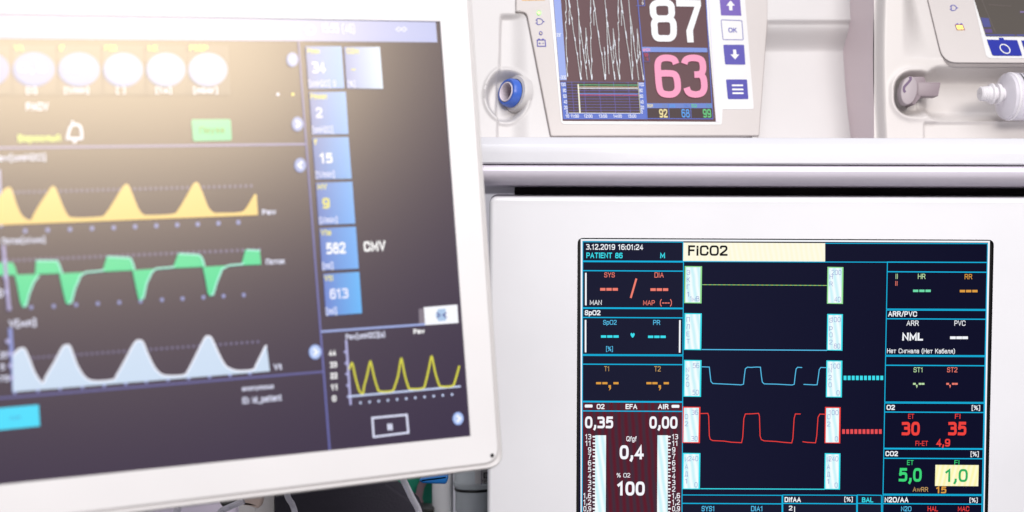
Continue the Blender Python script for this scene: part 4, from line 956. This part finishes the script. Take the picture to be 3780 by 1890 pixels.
# ------------------------------------------------------------------ syringe lying in the pump
Fy = Frame(3720, 356, 1.238, (1, .20, 0), (0, 0, 1))
syr = thing("syringe", Fy, "clear plastic syringe with black graduation lines lying in the pump cradle", "syringe")
TRN = clear("clear_polypropylene", (236, 232, 240), .35, 1.3, .42, 0)
FRO = plastic("frosted_polypropylene", (218, 214, 218), .35, 0, 1, .5); 
s = lambda n: n / FPX * 1.238
X0 = -s(20)
y0 = Fy.px(3720, 356).y
h = MB(Fy)
R_ = s(88)
h.lathe((X0, y0, 0), (1, 0, 0), [(0, s(16)), (s(2), s(60)), (s(10), R_ * .96), (s(24), R_), (s(520), R_), (s(520), R_ * .94), (s(26), R_ * .94), (s(14), R_ * .88), (s(6), s(16))], TRN, 48)
brl = h.build("barrel", syr)
h = MB(Fy)
h.lathe((X0, y0, 0), (1, 0, 0), [(s(22), R_ * .99), (s(24), R_ * 1.015), (s(30), R_ * 1.015), (s(32), R_ * .99)], FRO, 48); h.build("shoulder_ring", brl)
h = MB(Fy)
h.lathe((X0, y0 + s(8), 0), (1, 0, 0), [(-s(92), s(2)), (-s(92), s(22)), (-s(88), s(27)), (-s(80), s(25)), (-s(76), s(28)), (-s(70), s(26)), (-s(66), s(29)), (-s(60), s(27)), (-s(54), s(30)), (-s(50), s(38)), (-s(44), s(39)), (-s(42), s(28)), (-s(30), s(27)), (-s(28), s(38)), (-s(16), s(38)), (-s(8), s(26)), (s(4), s(24))], plastic("milky_white_plastic", (212, 208, 212), .3, 0, 1, .5), 32)
h.build("luer_tip", syr)
h = MB(Fy)
BKI = plastic("black_print", (30, 26, 40), .5)
for i, (x, a0, a1) in enumerate(((46, .15, .62), (60, .32, .62), (74, .38, .62), (88, .38, .62), (102, .15, .62), (116, .38, .62))):
    aa = frange(a0, a1, .05); rr = R_ * 1.02
    vs = [(X0 + s(x + 10 * d), y0 + rr * math.sin(math.pi * (t - .25)), rr * math.cos(math.pi * (t - .25))) for d in (0, .5) for t in aa]
    n = len(aa)
    h.add(vs, [(k, k + n, k + n + 1, k + 1) for k in range(n - 1)], BKI)
h.build("graduation_marks", brl)

# ------------------------------------------------------------------ things glimpsed below the ventilator monitor
def W3(u, v, y): return CAM + Vector(((u - 1890) / FPX, 1, (945 - v) / FPX)) * y
def flat(u, v, y): return Frame(u, v, y, (1, 0, 0), (0, 0, 1))
F = flat(1740, 1830, 1.28)
can = thing("water_trap", F, "clear plastic canister with a black seal ring, below the white monitor corner", "canister")
GL = clear("clear_acrylic", (240, 245, 248), .08, 1.1, 1.0, .6)
s = lambda n: n / FPX * 1.28
cx = F.px(1745, 1830).x
yy = lambda v: F.px(1745, v).y
h = MB(F)
h.lathe((cx, 0, -.02), (0, 1, 0), [(yy(2150), 0.0005), (yy(2150), s(66)), (yy(1812), s(68)), (yy(1806), s(74)), (yy(1792), s(76)), (yy(1786), s(72)), (yy(1650), s(72)), (yy(1650), s(66)), (yy(1788), s(66)), (yy(1808), s(60)), (yy(2140), s(60)), (yy(2140), 0.0005)], GL, 48); jar = h.build("jar", can)
h = MB(F); h.lathe((cx, 0, -.02), (0, 1, 0), [(yy(1823), s(70)), (yy(1820), s(72)), (yy(1816), s(72)), (yy(1813), s(70))], BLACK, 48); h.build("seal_ring", can)
h = MB(F); h.lathe((cx, 0, -.02), (0, 1, 0), [(yy(2100), s(50)), (yy(1826), s(51)), (yy(1820), s(46))], clear("smoky_acrylic", (238, 238, 246), .1, 1.08, 1.0, .7), 40); h.build("inner_cup", can)
h = MB(F)
lab = plastic("label_paper", (214, 212, 214), .6)
aa = frange(-.2, 1.2, .1); rr = s(74)
h.add([(cx + rr * math.sin(a + .3), yy(v), -.02 + rr * math.cos(a + .3)) for v in (1790, 1690) for a in aa], [(k, k + 1, len(aa) + k + 1, len(aa) + k) for k in range(len(aa) - 1)], lab)
zl = -.02 + rr * 1.0 + .0006
h.line([(1777, 1690), (1777, 1792)], 3, plastic("label_edge_print", (90, 76, 100), .6), zl)
h.text("182", 1779, 1774, 1806, 1788, BKI, zl, .01); h.frame(1787, 1748, 1811, 1766, 5, BKI, zl); h.text("L", 1793, 1752, 1801, 1761, BKI, zl, .03)
h.build("label", can, "paper label with printed digits 182")
F = flat(1600, 1770, 1.25)
h = MB(F)
h.prism(round_corners([(1548, 1772), (1552, 1764), (1600, 1758), (1655, 1750), (1654, 1770), (1646, 1784), (1560, 1781)], 6, 4), .006, -.006, plastic("bright_blue_handle", (20, 104, 178), .35), .002, 4)
o = h.build("blue_lever"); tag(o, "bright blue plastic lever under the white monitor's lower edge", "lever")
F = flat(1632, 1850, 1.32)
h = MB(F); h.lathe((F.px(1634, 1850).x, 0, 0), (0, 1, 0), [(-.25, s(40)), (.05, s(40)), (.05, .0005)], plastic("white_post", (248, 248, 252), .35), 36)
o = h.build("support_post"); tag(o, "white round post between the green bag and the clear canister", "post")
F = flat(1250, 1850, 1.22)
h = MB(F)
h.prism([(1012, 1700), (1380, 1700), (1432, 1787), (1512, 1842), (1535, 1864), (1560, 1930), (1570, 2200), (1012, 2200)], 0, -.04, plastic("charcoal_fabric", (38, 34, 46), .8, .5, 500), .003, 3)
o = h.build("charcoal_panel"); tag(o, "dark charcoal panel with a sloped corner below the white monitor", "panel")
F = flat(1500, 1820, 1.36)
h = MB(F)
h.heights(frange(1360, 1600, 8), frange(1700, 1876, 8), lambda u, v: .008 * math.cos((u - 1470) / 60) * math.sin((v - 1680) / 60) - .00001 * abs(u - 1490) , plastic("green_bag", (40, 150, 122), .5, .2, 200))
h.line([(1562, 1878), (1548, 1830), (1556, 1790), (1572, 1760)], 26, plastic("mauve_bag_fold", (132, 108, 116), .5), .012)
o = h.build("green_bag"); tag(o, "green bag with a mauve fold hanging behind the dark charcoal panel", "bag")
F = flat(1580, 1900, 1.30)
h = MB(F); h.prism(round_corners([(1530, 1876), (1600, 1880), (1600, 2100), (1530, 2100)], 6), 0, -.03, BLACK, .001, 2); o = h.build("black_box"); tag(o, "small black box at the bottom beside the white round post", "box")
F = flat(950, 1880, 1.24)
h = MB(F); h.prism(round_corners([(880, 1600), (1013, 1600), (1013, 2200), (880, 2200)], 5), 0, -.05, plastic("warm_grey_column", (246, 240, 238), .45, .1), .001, 2)
o = h.build("column"); tag(o, "pale grey square column left of the dark charcoal panel", "column")
F = flat(930, 1850, 1.16)
lev = thing("control_lever", F, "beige lever with a black root hanging under the white monitor", "lever")
h = MB(F); h.prism(spline([(868, 1838), (905, 1820), (966, 1820), (966, 1858), (958, 1872), (946, 1873), (920, 1865), (890, 1862), (872, 1866)], 4, True), .004, -.008, plastic("beige_plastic", (232, 208, 194), .45), .002, 4); h.build("handle", lev)
h = MB(F); h.prism(spline([(812, 1840), (845, 1825), (880, 1828), (876, 1850), (858, 1868), (838, 1874), (822, 1864)], 4, True), .005, -.01, BLACK, .002, 3); h.build("pivot", lev)
F = flat(760, 1900, 1.40)
h = MB(F)
h.prism(round_corners([(560, 1650), (872, 1650), (872, 2200), (560, 2200)], 30), 0, -.1, plastic("shaded_white_case", (226, 214, 232), .5, .1), .004, 3)  # white case; its purple shade is put into the colour
o = h.build("equipment_case"); tag(o, "blurred white case with painted lilac shade behind the beige lever", "case")
TB = clear("clear_tubing", (246, 244, 252), .2, 1.15, 1.0, .45)
def hose(name, pts, r, lab):
    F = Frame(pts[0][0], pts[0][1], pts[0][2], (1, 0, 0), (0, 0, 1))
    h = MB(F); Mi = F.M.inverted()
    h.tube(spline([tuple(Mi @ W3(*p)) for p in pts], 8), r, TB, 14)
    o = h.build(name); tag(o, lab, "tube", "clear tubes under the white monitor"); return o
hose("clear_tube", [(1040, 1750, 1.12), (1062, 1832, 1.15), (1080, 1865, 1.16), (1090, 1910, 1.16), (1092, 2050, 1.16)], .0022, "clear tube in front of the dark panel's left edge")
hose("clear_tube", [(1470, 1730, 1.14), (1493, 1780, 1.15), (1522, 1840, 1.16), (1546, 1888, 1.17), (1570, 1990, 1.18)], .0024, "clear tube crossing the green bag")
hose("clear_tube", [(900, 1850, 1.13), (842, 1874, 1.13), (812, 1892, 1.12), (780, 1950, 1.12)], .0021, "clear tube curving below the beige lever")
hose("clear_tube", [(664, 1800, 1.12), (657, 1872, 1.12), (651, 1900, 1.12), (640, 2000, 1.12)], .0024, "leftmost clear tube, below the white monitor's lower edge")
